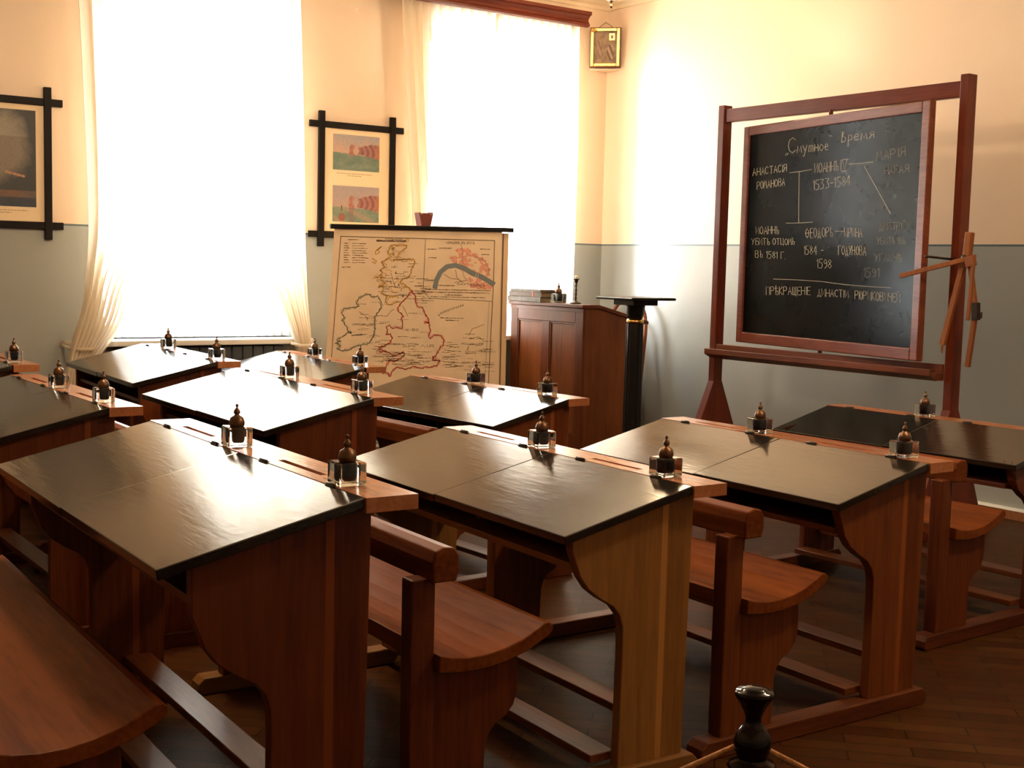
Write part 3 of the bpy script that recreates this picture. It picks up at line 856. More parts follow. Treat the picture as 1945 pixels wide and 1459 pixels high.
# wooden compasses and square hanging on the near post
X1 = 5.405
cp = empty('wooden_compasses', (X1, 3.95, 1.40), 0, 'large wooden chalkboard compasses hanging from the stand post, legs half open', 'compasses')
P0 = (5.41 - X1, 3.884 - 3.95, 0)


def lc(y, z, dx=0): return (dx, y - 3.95, z - 1.40)


q = MB(); q.bar(lc(3.832, 1.41), lc(3.822, 1.555), .040, .03); q.build('handle', M['tool'], cp, .006)
q = MB(); q.bar(lc(3.835, 1.43, -.012), lc(3.935, 1.0, -.012), .026, .018); q.lathe([(.006, 0), (.005, -.03), (.001, -.045)], lc(3.936, 1.0, -.012), 8)
q.build('compass_leg', M['tool'], cp, .003)
q = MB(); q.bar(lc(3.825, 1.43, .012), lc(3.772, 1.17, .012), .022, .018); q.bar(lc(3.772, 1.19, .012), lc(3.802, .90, .012), .026, .018); legb = q.build('compass_leg', M['tool'], cp, .003)
q = MB(); q.bar(lc(3.776, 1.215, .012), lc(3.770, 1.13, .012), .034, .028); q.tube([lc(3.772, 1.16, .012), lc(3.74, 1.155, .012)], .005, 8); q.tube([lc(3.742, 1.17, .012), lc(3.742, 1.14, .012)], .006, 8)
q.build('chalk_clamp', M['iron'], legb, .002)
q = MB(); q.tube([lc(3.832, 1.43, -.03), lc(3.832, 1.43, .03)], .014, 12); q.build('hinge_bolt', M['iron'], cp)
sq = empty('drawing_square', (X1 - .052, 3.96, 1.40), 0, 'L-shaped wooden drawing square, its long arm reaching across the board edge', 'drawing square')
q = MB(); q.bar((-.02, 4.165 - 3.96, 1.334 - 1.4), (0, 3.757 - 3.96, 1.433 - 1.4), .024, .012); q.build('long_arm', M['tool'], sq, .003)
q = MB(); q.bar((0.0, 3.755 - 3.96, 1.446 - 1.4), (.0, 3.77 - 3.96, 1.13 - 1.4), .020, .012); q.build('short_arm', M['tool'], sq, .003)
q = MB(); q.bar((.004, 3.80 - 3.96, 1.405 - 1.4), (.004, 3.752 - 3.96, 1.42 - 1.4), .05, .024); q.build('corner_block', M['tool'], sq, .003)

# ------------------------------------------------------------------ wall map on its stand
HM = np.array([[0.0005396823453314718, -2.1954509252023618e-05, 3.5294638784130554], [-5.551952499961701e-05, -0.000668338154980224, 1.5486774228671625], [-5.3517636511257854e-05, -8.312235586224783e-06, 1.0]])


def on_map(u, v, off=.0012):
    p = HM @ np.array([u, v, 1.0]); return (p[0] / p[2] - 4.28, -off, p[1] / p[2])


mp_ = empty('wall_map', (4.28, 7.10, 0), 0, 'old school map of Britain with a city inset, hanging from a black rod', 'map')
NX, NZ = 2, 20
q = MB()
vs_ = []; fs = []
for j in range(NZ + 1):
    t = j / NZ
    z = 1.56 + (.50 - 1.56) * t
    xl = 3.655 - .065 * t ** 1.1; xr = 4.911 - .004 * t
    for i in range(NX + 1):
        x = xl + (xr - xl) * i / NX
        vs_.append((x - 4.28, 0, z + (.008 * (i / NX - .5) * 2 if j == 0 else 0)))
for j in range(NZ):
    for i in range(NX): fs.append((j * 3 + i, j * 3 + i + 1, (j + 1) * 3 + i + 1, (j + 1) * 3 + i))
q.add(vs_, fs, 0)
def coast(pts, w, mi, jit=5, closed=False, off=.0012, seed=2):
    rnd = random.Random(seed); out = []
    if closed: pts = pts + [pts[0]]
    for a, b_ in zip(pts[:-1], pts[1:]):
        d = math.dist(a, b_); k = max(1, int(d / 14))
        for i in range(k):
            t = i / k
            j_ = jit if i else 0
            out.append((a[0] + (b_[0] - a[0]) * t + rnd.uniform(-j_, j_), a[1] + (b_[1] - a[1]) * t + rnd.uniform(-j_, j_)))
    out.append(pts[-1])
    q.ribbon(out, w, lambda u, v: on_map(u, v, off), mi)
SCOT = [(885, 590), (850, 565), (775, 520), (800, 485), (850, 470), (870, 440), (885, 395), (905, 355), (910, 312), (800, 305), (738, 312), (765, 255), (830, 205), (840, 172), (690, 178), (665, 235), (695, 285), (640, 310), (605, 335), (640, 380), (590, 405), (612, 430), (585, 450), (620, 465), (600, 500), (640, 520), (580, 560), (625, 565), (600, 622), (660, 640), (640, 700), (665, 722), (760, 700)]
HEB = [[(605, 185), (560, 215), (592, 240), (553, 262), (548, 235), (600, 190)], [(520, 298), (560, 318), (545, 345), (520, 330)], [(830, 120), (860, 122), (850, 142)], [(540, 455), (575, 470), (530, 478)], [(700, 195), (720, 240), (690, 260)], [(650, 640), (700, 650), (745, 640), (760, 660)]]
ENG = [(885, 590), (918, 650), (930, 730), (990, 762), (1002, 800), (1030, 840), (1050, 910), (1060, 970), (1040, 1020), (1060, 1040), (1085, 1002), (1150, 1005), (1183, 1050), (1178, 1092), (1140, 1140), (1112, 1190), (1080, 1218), (1070, 1240), (1145, 1235), (1125, 1275), (1080, 1300), (1000, 1302), (960, 1310), (900, 1290), (870, 1312), (820, 1322), (790, 1310), (740, 1302), (700, 1342), (682, 1390), (660, 1352), (610, 1362), (650, 1290), (670, 1240), (740, 1245), (790, 1215), (820, 1180), (810, 1158), (760, 1182), (700, 1186), (665, 1165), (620, 1150), (590, 1165), (585, 1122), (640, 1100), (682, 1080), (702, 1040), (690, 990), (642, 1002), (660, 970), (645, 930), (680, 910), (692, 935), (740, 930), (800, 940), (800, 900), (785, 860), (812, 830), (790, 800), (762, 790), (755, 750), (790, 700), (840, 660)]
IRE = [(480, 625), (510, 650), (570, 645), (600, 690), (605, 750), (580, 790), (545, 830), (540, 900), (545, 960), (520, 1030), (492, 1080), (430, 1090), (370, 1110), (310, 1140), (240, 1150), (190, 1132), (232, 1100), (175, 1080), (232, 1060), (190, 1050), (250, 1020), (290, 980), (332, 985), (290, 960), (282, 920), (235, 870), (270, 850), (235, 800), (250, 770), (320, 755), (400, 740), (372, 710), (390, 670), (440, 640)]
coast(SCOT, 7, 1, 10, seed=3); coast(SCOT, 4, 1, 16, seed=31); coast(SCOT, 3, 1, 20, seed=32)
for k, ln in enumerate(([(600, 330), (660, 350), (640, 400), (700, 420)], [(590, 405), (650, 450), (610, 500), (660, 540)], [(625, 565), (690, 560), (700, 600), (760, 610)], [(738, 312), (700, 330), (690, 300), (640, 310)], [(560, 440), (600, 470), (560, 500), (600, 530), (570, 570)], [(700, 180), (730, 230), (770, 240)], [(770, 490), (720, 540), (760, 570), (840, 560)], [(640, 700), (680, 660), (740, 650)])): coast(ln, 5, 1, 9, seed=90 + k)
for k, h_ in enumerate(HEB): coast(h_, 9, 1, 5, seed=5 + k)
coast(ENG, 7.5, 2, 8, True, seed=4); coast(ENG, 3.5, 2, 15, True, seed=41); coast(ENG, 3, 2, 18, True, seed=42)
coast(IRE, 6, 3, 8, True, seed=6); coast(IRE, 4, 3, 14, True, seed=61); coast(IRE, 3, 3, 20, True, seed=62)
for cl in ([(430, 1000), (330, 1010)], [(1000, 880), (1050, 890), (1000, 895)], [(1080, 1200), (1090, 1240)], [(590, 1130), (640, 1160)]): coast(cl, 9, 2 if cl[0][0] > 500 else 3, 6)
TH = [(1100, 562), (1112, 500), (1150, 422), (1210, 372), (1290, 360), (1370, 388), (1440, 430), (1530, 466), (1638, 532)]
def fill(poly, mi, off=.0008):
    c = (sum(p[0] for p in poly) / len(poly), sum(p[1] for p in poly) / len(poly))
    vs2 = [on_map(*p, off) for p in poly] + [on_map(*c, off)]
    k = len(poly)
    q.add(vs2, [(i, (i + 1) % k, k) for i in range(k)], mi)
rnd = random.Random(3)
for blob in ([(1250, 290), (1300, 222), (1345, 205), (1420, 232), (1480, 282), (1560, 322), (1600, 400), (1590, 450), (1500, 440), (1420, 392), (1340, 335), (1262, 322)], [(1420, 482), (1520, 500), (1605, 560), (1560, 575), (1440, 545)]):
    for k in range(60):
        c = rnd.choice(blob); d = rnd.choice(blob); t = rnd.random(); x = c[0] + (d[0] - c[0]) * t; y = c[1] + (d[1] - c[1]) * t
        a = rnd.uniform(12, 34)
        fill([(x + a * math.cos(i * 1.05) * rnd.uniform(.5, 1.1), y + a * math.sin(i * 1.05) * rnd.uniform(.4, .9)) for i in range(6)], 4, .0005 + .000004 * k)
q.ribbon(TH, 44, lambda u, v: on_map(u, v, .0014), 5)
for br in ([(1480, 432), (1470, 478)], [(1500, 436), (1492, 482)]): q.ribbon(br, 4, lambda u, v: on_map(u, v, .002), 0)
for ln in ([(1340, 165), (1355, 230), (1350, 330)], [(1450, 265), (1560, 320), (1598, 400), (1590, 440)], [(1180, 440), (1240, 480), (1320, 490), (1360, 520)], [(1290, 400), (1300, 470), (1340, 510)], [(1350, 400), (1370, 470), (1400, 500)], [(1280, 520), (1390, 500)], [(1470, 560), (1500, 540), (1540, 575), (1560, 550)],
           [(800, 735), (850, 830)], [(690, 500), (700, 535)], [(690, 430), (735, 570)], [(660, 825), (695, 780), (720, 768)], [(1410, 1010), (1440, 950), (1530, 915), (1550, 905)], [(1420, 1040), (1500, 1020), (1545, 1050)], [(1380, 1170), (1410, 1100), (1400, 1180)], [(400, 790), (450, 820), (480, 870)]):
    coast(ln, 4.5, 7, 2)
ink = lambda u, v: on_map(u, v, .0012)
for ln, w_ in (([(230, 92), (1650, 132)], 6), ([(230, 92), (145, 1190), (120, 1500)], 6), ([(1650, 132), (1640, 520), (1590, 1500)], 6), ([(1012, 116), (990, 600), (1050, 665), (1625, 692)], 4), ([(1598, 700), (1560, 1459)], 2)):
    q.ribbon(ln, w_, ink, 6)
for k, (t, a, b_, c, d, h) in enumerate([('АНГЛІЯ', 800, 1118, 1085, 1118, 24), ('К-ВО', 838, 968, 945, 968, 22), ('ИРЛАНДІЯ', 335, 915, 525, 920, 18), ('ЛОНДОНЪ ВЪ XVI В.', 1200, 160, 1470, 166, 22), ('НИДЕР', 1430, 1098, 1548, 1100, 20), ('САУТВАРКЪ', 1305, 540, 1560, 556, 18)]):
    lettering(q, t, a, b_, c, d, h, 3.4, ink, 6, 0, k)
for k, ch in enumerate('ШОТЛАНДІЯ'):
    lettering(q, ch, 708 + k * k * 1.35, 215 + k * 55, 722 + k * k * 1.35, 215 + k * 55, 20, 4.5, ink, 6)
for k, ch in enumerate('НѢМЕЦКОЕМОРЕ'):
    lettering(q, ch, 1132 + k * 20, 828 - 90 * (k / 11) ** .7, 1142 + k * 20, 828 - 90 * (k / 11) ** .7, 15, 3, ink, 6)
rnd = random.Random(12)
def scribble(x, y, x1, w=3.2, mi=7, slope=.02):
    xx = x
    while xx < x1:
        d = rnd.uniform(6, 30); e = min(x1, xx + d)
        q.ribbon([(xx, y + (xx - x) * slope + rnd.uniform(-2, 2)), ((xx + e) / 2, y + (xx - x) * slope + rnd.uniform(-3, 3)), (e, y + (e - x) * slope)], rnd.uniform(.7, 1.5) * w, ink, mi); xx = e + rnd.uniform(3, 9)
for k in range(9): scribble(258 + 2 * (k % 2), 155 + 24 * k - 2 * k, 290 + 10 * (k % 3), 5, 6); scribble(335, 158 + 24 * k - 2 * k, 415 + rnd.uniform(0, 80), 4.5, 6)
scribble(298, 122, 400, 6, 6); scribble(565, 132, 830, 12, 6); scribble(640, 116, 800, 5, 6); scribble(240, 375, 318, 5, 6)
for (a, b_, c) in ((1005, 582, 1615), (1010, 606, 1600), (1190, 634, 1350), (1060, 650, 1560), (1150, 845, 1360), (1200, 868, 1320), (1030, 210, 1110), (1140, 200, 1250), (1040, 290, 1110), (1130, 545, 1280), (1000, 500, 1080), (1520, 210, 1610), (1530, 260, 1600)): scribble(a, b_, c, 5, 6)
for k in range(230):
    zone = rnd.choice([(560, 930, 460, 720), (300, 600, 700, 1060), (620, 1130, 800, 1300), (640, 1000, 1150, 1290), (1320, 1560, 980, 1340), (620, 860, 280, 560), (520, 720, 1050, 1250), (1150, 1300, 1060, 1300), (900, 1030, 480, 720)])
    x = rnd.uniform(zone[0], zone[1]); y = rnd.uniform(zone[2], zone[3]); scribble(x, y, x + rnd.uniform(40, 110), 3.4, 7 if rnd.random() < .6 else 6)
q.build('map_sheet', [M['paper'], M['map_yellow'], M['map_red'], M['map_green'], M['map_pink'], M['map_grey'], M['map_ink'], M['map_inkfaint']], mp_)
q = MB(); q.box((3.70 - 4.28, .010, .49), (4.973 - 4.28, .013, 1.555)); q.box((4.924 - 4.28, .006, .49), (4.930 - 4.28, .0105, 1.555), 1)
q.build('backing_sheet', [M['paper_back'], M['map_ink']], mp_)
q = MB(); q.bar((3.625 - 4.28, .0, 1.553), (4.999 - 4.28, .0, 1.578), .030, .026, 0, (0, 1, 0)); q.build('hanging_rod', M['black'], mp_, .004)
ms_ = empty('map_stand', (4.33, 7.16, 0), 0, 'wooden floor stand with a red-brown notched head rising above the map', 'map stand')
q = MB(); q.tube([(0, 0, .10), (0, 0, 1.57)], .018, 12); q.build('pole', M['mahog'], ms_)
q = MB()
q.prism([(-.030, 1.555), (.030, 1.555), (.054, 1.662), (.046, 1.672), (.036, 1.652), (.020, 1.664), (-.020, 1.664), (-.034, 1.652), (-.046, 1.668), (-.054, 1.664)], 'y', -.036, .03)
q.build('stand_head', M['clampred'], ms_, .003)
for k in range(3):
    t = 2 * PI * k / 3 + .5
    q = MB(); q.tube([(0, 0, .30), (.20 * math.cos(t), .20 * math.sin(t), .10), (.30 * math.cos(t), .30 * math.sin(t), .014)], .014, 8); q.build('leg', M['mahog'], ms_)

# ------------------------------------------------------------------ lectern
lx, ly = 5.35, 6.745
LWd = 0.845
le = empty('lectern', (lx, ly, 0), 0, 'tall panelled reddish-brown teacher lectern with a sloping top', 'lectern')
DP = .525
def topz(x): return 1.062 if x < .12 else 1.062 - (x - .12) * (.09 / .37)
for yy in (0, LWd - .024):
    q = MB(); q.prism([(.02, .09), (DP, .09), (DP, .30), (DP - .05, .36), (DP - .05, .78), (DP, .82), (DP, topz(DP)), (.12, 1.062), (.02, 1.062)], 'y', yy, yy + .024); q.build('side_panel', M['lect'], le, .003)
q = MB()
fr_ = .016
for a, b_ in (((0, 0), (.085, 1.062)), ((LWd - .085, 0), (LWd, 1.062)), ((LWd / 2 - .045, .2), (LWd / 2 + .045, .96))): q.box((-.004, a[0], max(.09, a[1])), (.022, b_[0], b_[1]))
q.box((-.004, .085, .96), (.022, LWd - .085, 1.062)); q.box((-.004, .085, .09), (.022, LWd - .085, .20))
q.build('front_frame', M['lect_frame'], le, .004)
for ya, yb in ((.085, LWd / 2 - .045), (LWd / 2 + .045, LWd - .085)):
    q = MB(); q.box((.008, ya, .20), (.020, yb, .96)); q.build('front_panel', M['lect'], le)
    q = MB()
    for a, b_ in (((.000, ya, .20), (.012, ya + .012, .96)), ((.000, yb - .012, .20), (.012, yb, .96)), ((.000, ya + .012, .948), (.012, yb - .012, .96)), ((.000, ya + .012, .20), (.012, yb - .012, .212))): q.box(a, b_)
    q.build('panel_moulding', M['lect_frame'], le, .003)
q = MB(); q.prism([(-.022, 1.066), (-.012, 1.062), (.12, 1.062), (DP + .045, topz(DP + .045)), (DP + .045, topz(DP + .045) + .024), (.125, 1.088), (-.022, 1.088)], 'y', -.012, LWd + .012); q.build('sloping_top', M['lect_y'], le, .003)
q = MB(); q.box((-.008, -.004, 1.036), (.0, LWd + .004, 1.062)); q.build('cornice_moulding', M['lect_y'], le, .002)
q = MB(); q.box((-.016, -.012, 0), (DP, LWd + .012, .09)); q.build('plinth', M['lect_frame'], le, .004)
TZ = 1.0885

# books, inkwell, candle on the lectern
def book(cx, cy, z, wx, wy, t, rz, mcov, label, ribbon=False):
    r = empty('book', (cx, cy, z), rz, label, 'book', 'books on the lectern')
    q = MB(); q.box((-wx / 2, -wy / 2, 0), (wx / 2, wy / 2, .004)); q.box((-wx / 2, -wy / 2, t - .004), (wx / 2, wy / 2, t)); q.box((-wx / 2, -wy / 2, .004), (-wx / 2 + .004, wy / 2, t - .004))
    q.build('cover', mcov, r, .0015)
    q = MB(); q.box((-wx / 2 + .004, -wy / 2 + .006, .004), (wx / 2 - .006, wy / 2 - .006, t - .004)); q.build('pages', M['pages'], r)
    if ribbon:
        q = MB(); q.box((-wx / 2 - .0015, -wy / 2 + .09, -.001), (-wx / 2 + .01, -wy / 2 + .105, t + .001)); q.build('ribbon_marker', M['ribbon'], r)
    return r


book(5.415, 7.395, TZ, .20, .40, .036, .0, M['bookcloth2'], 'grey-brown worn book at the bottom of the lectern pile')
book(5.410, 7.385, TZ + .036, .19, .37, .034, .05, M['bookcloth'], 'brown worn book in the middle of the lectern pile with a faded red ribbon', True)
book(5.415, 7.39, TZ + .070, .18, .39, .016, -.04, M['bookcloth2'], 'thin grey-brown book on top of the lectern pile')


def make_inkwell(s=1.0):
    r = empty('inkwell')
    q = MB(); h = .052 * s; a = .033 * s
    q.box((-a, -a, 0), (a, a, h)); q.build('glass_block', M['glass'], r, .004 * s)
    q = MB(); q.lathe([(.001, .010 * s), (.014 * s, .010 * s), (.017 * s, .016 * s), (.0185 * s, .048 * s), (.001, .0485 * s)], seg=20); q.build('ink', M['ink'], r)
    q = MB(); q.lathe([(.018 * s, .0), (.020 * s, .003 * s), (.0205 * s, .010 * s), (.017 * s, .022 * s), (.008 * s, .028 * s), (.0055 * s, .031 * s), (.009 * s, .035 * s), (.0075 * s, .042 * s), (.003 * s, .048 * s), (.0025 * s, .050 * s), (.0042 * s, .053 * s), (.0035 * s, .057 * s), (.0005, .059 * s)], (0, 0, h), 20)
    q.build('domed_lid', M['brass'], r)
    return r


iw = make_inkwell(1.25)
iw.location = (5.425, 7.13, TZ); tag(iw, 'large glass inkwell with a spired dome lid on the lectern, beside the books', 'inkwell')
cs = empty('candlestick', (5.41, 6.915, TZ), 0, 'slim dark turned candlestick with a candle stub on the lectern', 'candlestick')
q = MB(); q.lathe([(.040, 0), (.042, .004), (.030, .012), (.010, .018), (.006, .026), (.009, .038), (.0055, .05), (.009, .066), (.006, .08), (.009, .094), (.005, .108), (.006, .124), (.016, .127), (.006, .130), (.008, .142), (.014, .156), (.013, .164), (.021, .166), (.021, .172), (.012, .172)], seg=18); q.build('stem', M['iron'], cs)
q = MB(); q.lathe([(.0115, .170), (.0115, .188), (.009, .194), (.001, .195)], seg=14); q.build('candle', M['candle'], cs)

# bentwood chair behind the lectern
ch = empty('bentwood_chair', (6.115, 7.38, 0), 0, 'bentwood chair behind the lectern, only its hooped back showing', 'chair')
hoop = []
for k in range(25):
    t = PI * k / 24
    hoop.append((.17 - .02 * math.sin(t) * 0, .21 * math.cos(t), .86 + .25 * math.sin(t) ** .8))
hp = [(.13, .20, .45)] + [(.13 + .05 * ((p[2] - .45) / .7), p[1], p[2]) for p in hoop] + [(.13, -.20, .45)]
q = MB(); q.tube(hp, .015, 10); q.build('back_hoop', M['bent'], ch)
inner = [(.135 + .04 * ((z - .45) / .7), y, z) for y, z in [(.10, .45)] + [(.11 * math.cos(PI * k / 12), .80 + .16 * math.sin(PI * k / 12)) for k in range(13)] + [(-.10, .45)]]
q = MB(); q.tube(inner, .011, 8); q.build('inner_hoop', M['bent'], ch)
q = MB(); q.lathe([(.19, .43), (.205, .436), (.205, .455), (.19, .462), (.02, .452)], seg=32); q.build('seat', M['bent'], ch)
for (a, b_) in ((-.14, .14), (-.14, -.14), (.13, .15), (.13, -.15)):
    q = MB(); q.tube([(a, b_, .44), (a * 1.2, b_ * 1.15, .0)], [.017, .012], 10); q.build('leg', M['bent'], ch)

# pedestal
pe = empty('pedestal', (5.335, 6.20, 0), 0, 'slender black fluted pedestal with a square top and gilt neck ring, before the lectern', 'pedestal')
q = MB(); q.prism([(-.178, 1.142), (-.188, 1.150), (-.178, 1.159), (.178, 1.159), (.188, 1.150), (.178, 1.142)], 'y', -.178, .178); q.build('top_slab', M['black'], pe, .004)
q = MB(); q.box((-.10, -.10, 1.108), (.10, .10, 1.142)); q.build('abacus', M['black'], pe, .003)
q = MB(); q.lathe([(.048, 1.022), (.052, 1.04), (.058, 1.06), (.062, 1.10), (.062, 1.108)], seg=28); q.build('capital', M['black'], pe)
q = MB(); q.lathe([(.046, 1.022), (.053, 1.016), (.056, 1.008), (.056, .998), (.050, .990)], seg=28); q.build('neck_ring', M['gold'], pe)
q = MB(); q.lathe([(.064, .10), (.060, .12), (.0585, .5), (.056, .97), (.055, .990)], seg=32, flute=.05, smooth=False); q.build('fluted_shaft', M['black'], pe)
q = MB(); q.box((-.13, -.13, 0), (.13, .13, .07)); q.lathe([(.10, .07), (.10, .085), (.075, .10), (.07, .11)], seg=28); q.build('base', M['black'], pe, .003)

# ------------------------------------------------------------------ school desks with attached benches
def desk(X, Y, a, zh, zl, L, dp, w, tone, label, bx=0.0, back=True):
    r = empty('school_desk', (X, Y, 0), a, label, 'desk', None)
    k = 1.0; dz = zh - .78; kb = 1 + (zh - .78) * .25
    lids = []
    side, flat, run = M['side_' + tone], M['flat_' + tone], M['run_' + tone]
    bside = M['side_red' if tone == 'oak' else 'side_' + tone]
    sl = (zh - zl) / dp
    lt = .022
    n_ = math.hypot(1, sl)
    # lids
    for (ya, yb, dz) in ((0, L / 2 - .0022, 0), (L / 2 + .0022, L, -.0025)):
        q = MB()
        q.prism([(-dp, zl + dz), (-.001, zh + dz * .2 - .0004), (-.001 + sl * lt / n_ * 0, zh - lt * n_), (-dp + .004, zl - lt * n_ + dz)], 'y', ya, yb)
        lids.append(q.build('desk_lid', M['lid'], r, .0025))
    # pen rail with grooves
    q = MB(); t = .032; z0, z1 = zh - t, zh
    ya, yb = -.006, L + .008
    gr = [(.21 * L, .385 * L), (.71 * L, .885 * L)]
    gx0, gx1 = .036, .054
    cur = ya
    for (g0, g1) in gr:
        q.box((0, cur, z0), (w, g0, z1)); q.box((0, g0, z0), (gx0, g1, z1)); q.box((gx1, g0, z0), (w, g1, z1)); q.box((gx0, g0, z0), (gx1, g1, z1 - .008)); cur = g1
    q.box((0, cur, z0), (w, yb, z1))
    q.build('pen_rail', M['pine'], r)
    for hi, hy in enumerate((.117 * L, .385 * L, .62 * L, .895 * L)):
        q = MB(); q.box((-.006, hy - .019, zh - .006), (.008, hy + .019, zh + .0012)); q.tube([(0, hy - .019, zh + .002), (0, hy + .019, zh + .002)], .004, 8)
        q.build('lid_hinge', M['iron'], lids[hi // 2])
    # side panels with the ogee front edge
    pr = [(-.362, zl - lt * n_ + (dp - .362) * sl)] + [(x, z + dz) for x, z in ((-.360, .640), (-.350, .615), (-.334, .572), (-.308, .537), (-.270, .508), (-.228, .484), (-.206, .458), (-.195, .425), (-.193, .36))] + [(-.195, .22), (-.198, .050), (.018, .050), (.030, zh - t), (-.001, zh - lt * n_ - .0002)]
    for y0 in (.028, L - .060):
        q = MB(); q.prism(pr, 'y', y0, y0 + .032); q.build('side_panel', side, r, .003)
    yi0, yi1 = .060, L - .060
    # book shelf, back panel
    q = MB(); zs = zl - .102 * k
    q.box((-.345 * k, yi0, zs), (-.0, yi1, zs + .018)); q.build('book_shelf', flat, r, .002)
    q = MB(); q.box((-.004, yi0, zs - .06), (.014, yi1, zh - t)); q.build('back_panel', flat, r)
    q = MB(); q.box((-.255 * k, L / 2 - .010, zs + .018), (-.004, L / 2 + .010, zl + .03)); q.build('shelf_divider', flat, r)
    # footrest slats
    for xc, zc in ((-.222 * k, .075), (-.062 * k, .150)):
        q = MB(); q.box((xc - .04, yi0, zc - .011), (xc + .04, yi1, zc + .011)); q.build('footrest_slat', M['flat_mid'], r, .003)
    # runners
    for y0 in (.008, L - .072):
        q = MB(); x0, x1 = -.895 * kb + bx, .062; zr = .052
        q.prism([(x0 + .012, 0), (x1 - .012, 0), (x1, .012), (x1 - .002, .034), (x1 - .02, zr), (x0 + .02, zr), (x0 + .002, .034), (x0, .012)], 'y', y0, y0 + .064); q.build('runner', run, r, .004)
    # bench
    for y0 in (.022, L - .072) if back else ():
        q = MB(); q.box((-.815 * kb + bx, y0, .050), (-.752 * kb + bx, y0 + .050, .618 * kb)); q.build('backrest_post', bside, r, .004)
    if back:
        q = MB(); q.prism([(x * kb + bx, z * kb) for x, z in ((-.775, .612), (-.712, .612), (-.704, .640), (-.706, .672), (-.718, .690), (-.745, .694), (-.768, .686), (-.776, .660))], 'y', -.004, L + .004); q.build('backrest', M['seat'], r, .004)
    top = [(-.752, .440), (-.715, .430), (-.67, .424), (-.62, .425), (-.57, .433), (-.52, .447), (-.478, .467), (-.458, .478), (-.444, .479), (-.434, .470), (-.433, .458)]
    bot = [(-.445, .446), (-.50, .418), (-.56, .400), (-.62, .391), (-.68, .390), (-.752, .398)]
    q = MB(); q.prism([(x * kb + bx, z * kb) for x, z in top + bot], 'y', -.002, L + .002); q.build('bench_seat', M['seat'], r, .003)
    sp_ = [(-.752, .396), (-.68, .389), (-.62, .390), (-.56, .399), (-.516, .409), (-.512, .34), (-.514, .305), (-.524, .276), (-.545, .252), (-.575, .236), (-.594, .214), (-.602, .185), (-.605, .10), (-.606, .064)]
    poly = [(x * kb + bx, z * kb) for x, z in sp_[:-1]] + [(-.606 * kb + bx, .050), (-.752 * kb + bx, .050)]
    for y0 in (.030, L - .062):
        q = MB(); q.prism(poly, 'y', y0, y0 + .032); q.build('seat_support', bside, r, .003)
    return r


DESKS = {
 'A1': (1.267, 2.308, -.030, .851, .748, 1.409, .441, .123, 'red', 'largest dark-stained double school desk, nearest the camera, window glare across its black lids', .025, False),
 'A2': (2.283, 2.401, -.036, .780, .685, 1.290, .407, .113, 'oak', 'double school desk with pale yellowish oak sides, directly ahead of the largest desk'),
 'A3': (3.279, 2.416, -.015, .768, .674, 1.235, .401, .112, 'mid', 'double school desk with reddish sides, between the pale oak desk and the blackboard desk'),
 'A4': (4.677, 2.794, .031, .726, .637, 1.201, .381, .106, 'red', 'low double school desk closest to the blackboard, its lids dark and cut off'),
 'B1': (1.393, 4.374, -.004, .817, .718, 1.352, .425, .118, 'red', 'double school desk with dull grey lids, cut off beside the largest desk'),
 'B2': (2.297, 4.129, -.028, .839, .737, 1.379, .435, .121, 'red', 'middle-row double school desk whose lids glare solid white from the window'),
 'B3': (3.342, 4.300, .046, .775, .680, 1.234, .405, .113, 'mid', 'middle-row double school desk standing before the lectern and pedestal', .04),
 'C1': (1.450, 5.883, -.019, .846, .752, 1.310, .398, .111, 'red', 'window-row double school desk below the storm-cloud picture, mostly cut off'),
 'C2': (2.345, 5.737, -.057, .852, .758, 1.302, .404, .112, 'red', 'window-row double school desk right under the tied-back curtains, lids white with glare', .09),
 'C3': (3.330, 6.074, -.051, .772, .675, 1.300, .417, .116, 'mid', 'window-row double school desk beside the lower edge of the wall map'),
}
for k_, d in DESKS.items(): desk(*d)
INK = {'A1': (.16, .81), 'A2': (.155, .75), 'A3': (.125, .755), 'A4': (.13, .70), 'B1': (.175, .74), 'B2': (.17, .85), 'B3': (.19, .725), 'C1': (.145, .75), 'C2': (.122, .90), 'C3': (.158, .78)}
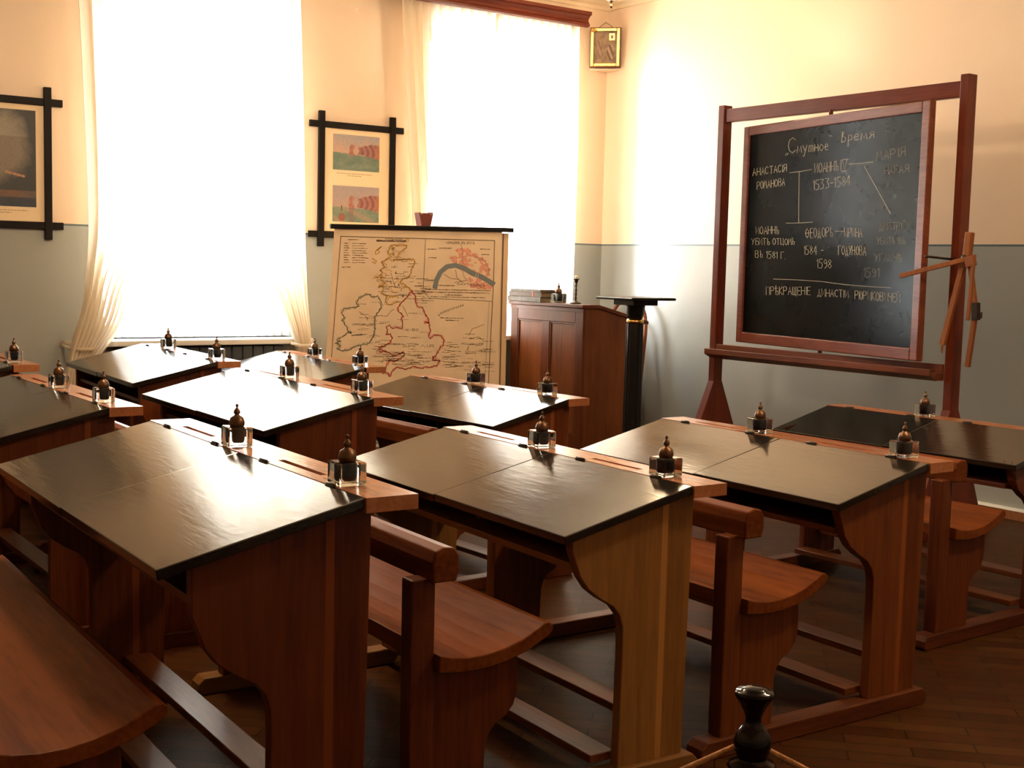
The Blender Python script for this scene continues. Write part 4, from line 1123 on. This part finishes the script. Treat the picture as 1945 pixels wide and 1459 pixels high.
SHORT = {'A1': 'largest dark desk', 'A2': 'pale oak-sided desk', 'A3': 'reddish desk before the pale oak one', 'A4': 'low desk closest to the blackboard', 'B1': 'cut-off grey-lidded desk beside the largest',
         'B2': 'middle-row desk with white glaring lids', 'B3': 'middle-row desk before the lectern', 'C1': 'cut-off desk below the storm-cloud picture', 'C2': 'desk under the tied-back curtains', 'C3': 'desk beside the map edge'}
proto = make_inkwell(1.0)
first = True
for k_, ys in INK.items():
    X, Y, a, zh = DESKS[k_][:4]
    for i, yl in enumerate(ys):
        o = proto if first else copy_tree(proto)
        first = False
        c, s = math.cos(a), math.sin(a); xl = .036
        o.location = (X + c * xl - s * yl, Y + s * xl + c * yl, zh + .0003)
        o.rotation_euler = (0, 0, a + random.uniform(-.08, .08))
        tag(o, 'glass cube inkwell at the %s of the %s' % ('aisle end' if i == 0 else 'middle', SHORT[k_]), 'inkwell', 'glass inkwells on the desks')

# ------------------------------------------------------------------ rope barrier post in the foreground
bp_ = empty('barrier_post', (1.245, 1.175, 0), 0, 'dark glossy turned wooden barrier post at the bottom edge', 'post')
q = MB()
q.lathe([(.13, 0), (.135, .012), (.12, .03), (.05, .05), (.030, .09), (.022, .16), (.028, .30), (.024, .42), (.018, .52), (.026, .60), (.020, .655), (.030, .664), (.0335, .670), (.030, .676), (.020, .681), (.0205, .684), (.0245, .694), (.0258, .703), (.0235, .714), (.0165, .724), (.0115, .730), (.0105, .737), (.0135, .746), (.020, .758), (.0240, .764), (.0262, .768), (.0265, .772), (.0245, .775), (.0185, .775), (.0165, .778), (.010, .7795), (.001, .780)], seg=40)
q.build('turned_shaft', M['dark_turned'], bp_)
rp_ = MB()
pts = []
for k in range(-60, 61):
    t = abs(k / 60) ** 2.2 * (1 if k > 0 else -1)
    pts.append((1.245 + t * .817 + .012, 1.175 - t * .5755 + .018, .694 - .52 * (math.sqrt(t * t + .00008) - .0089) * (1 - .35 * abs(t))))
rp_.tube(pts, .0042, 10)
tag(rp_.build('barrier_rope', M['rope']), 'thick orange-brown rope looped over the turned barrier post', 'rope')
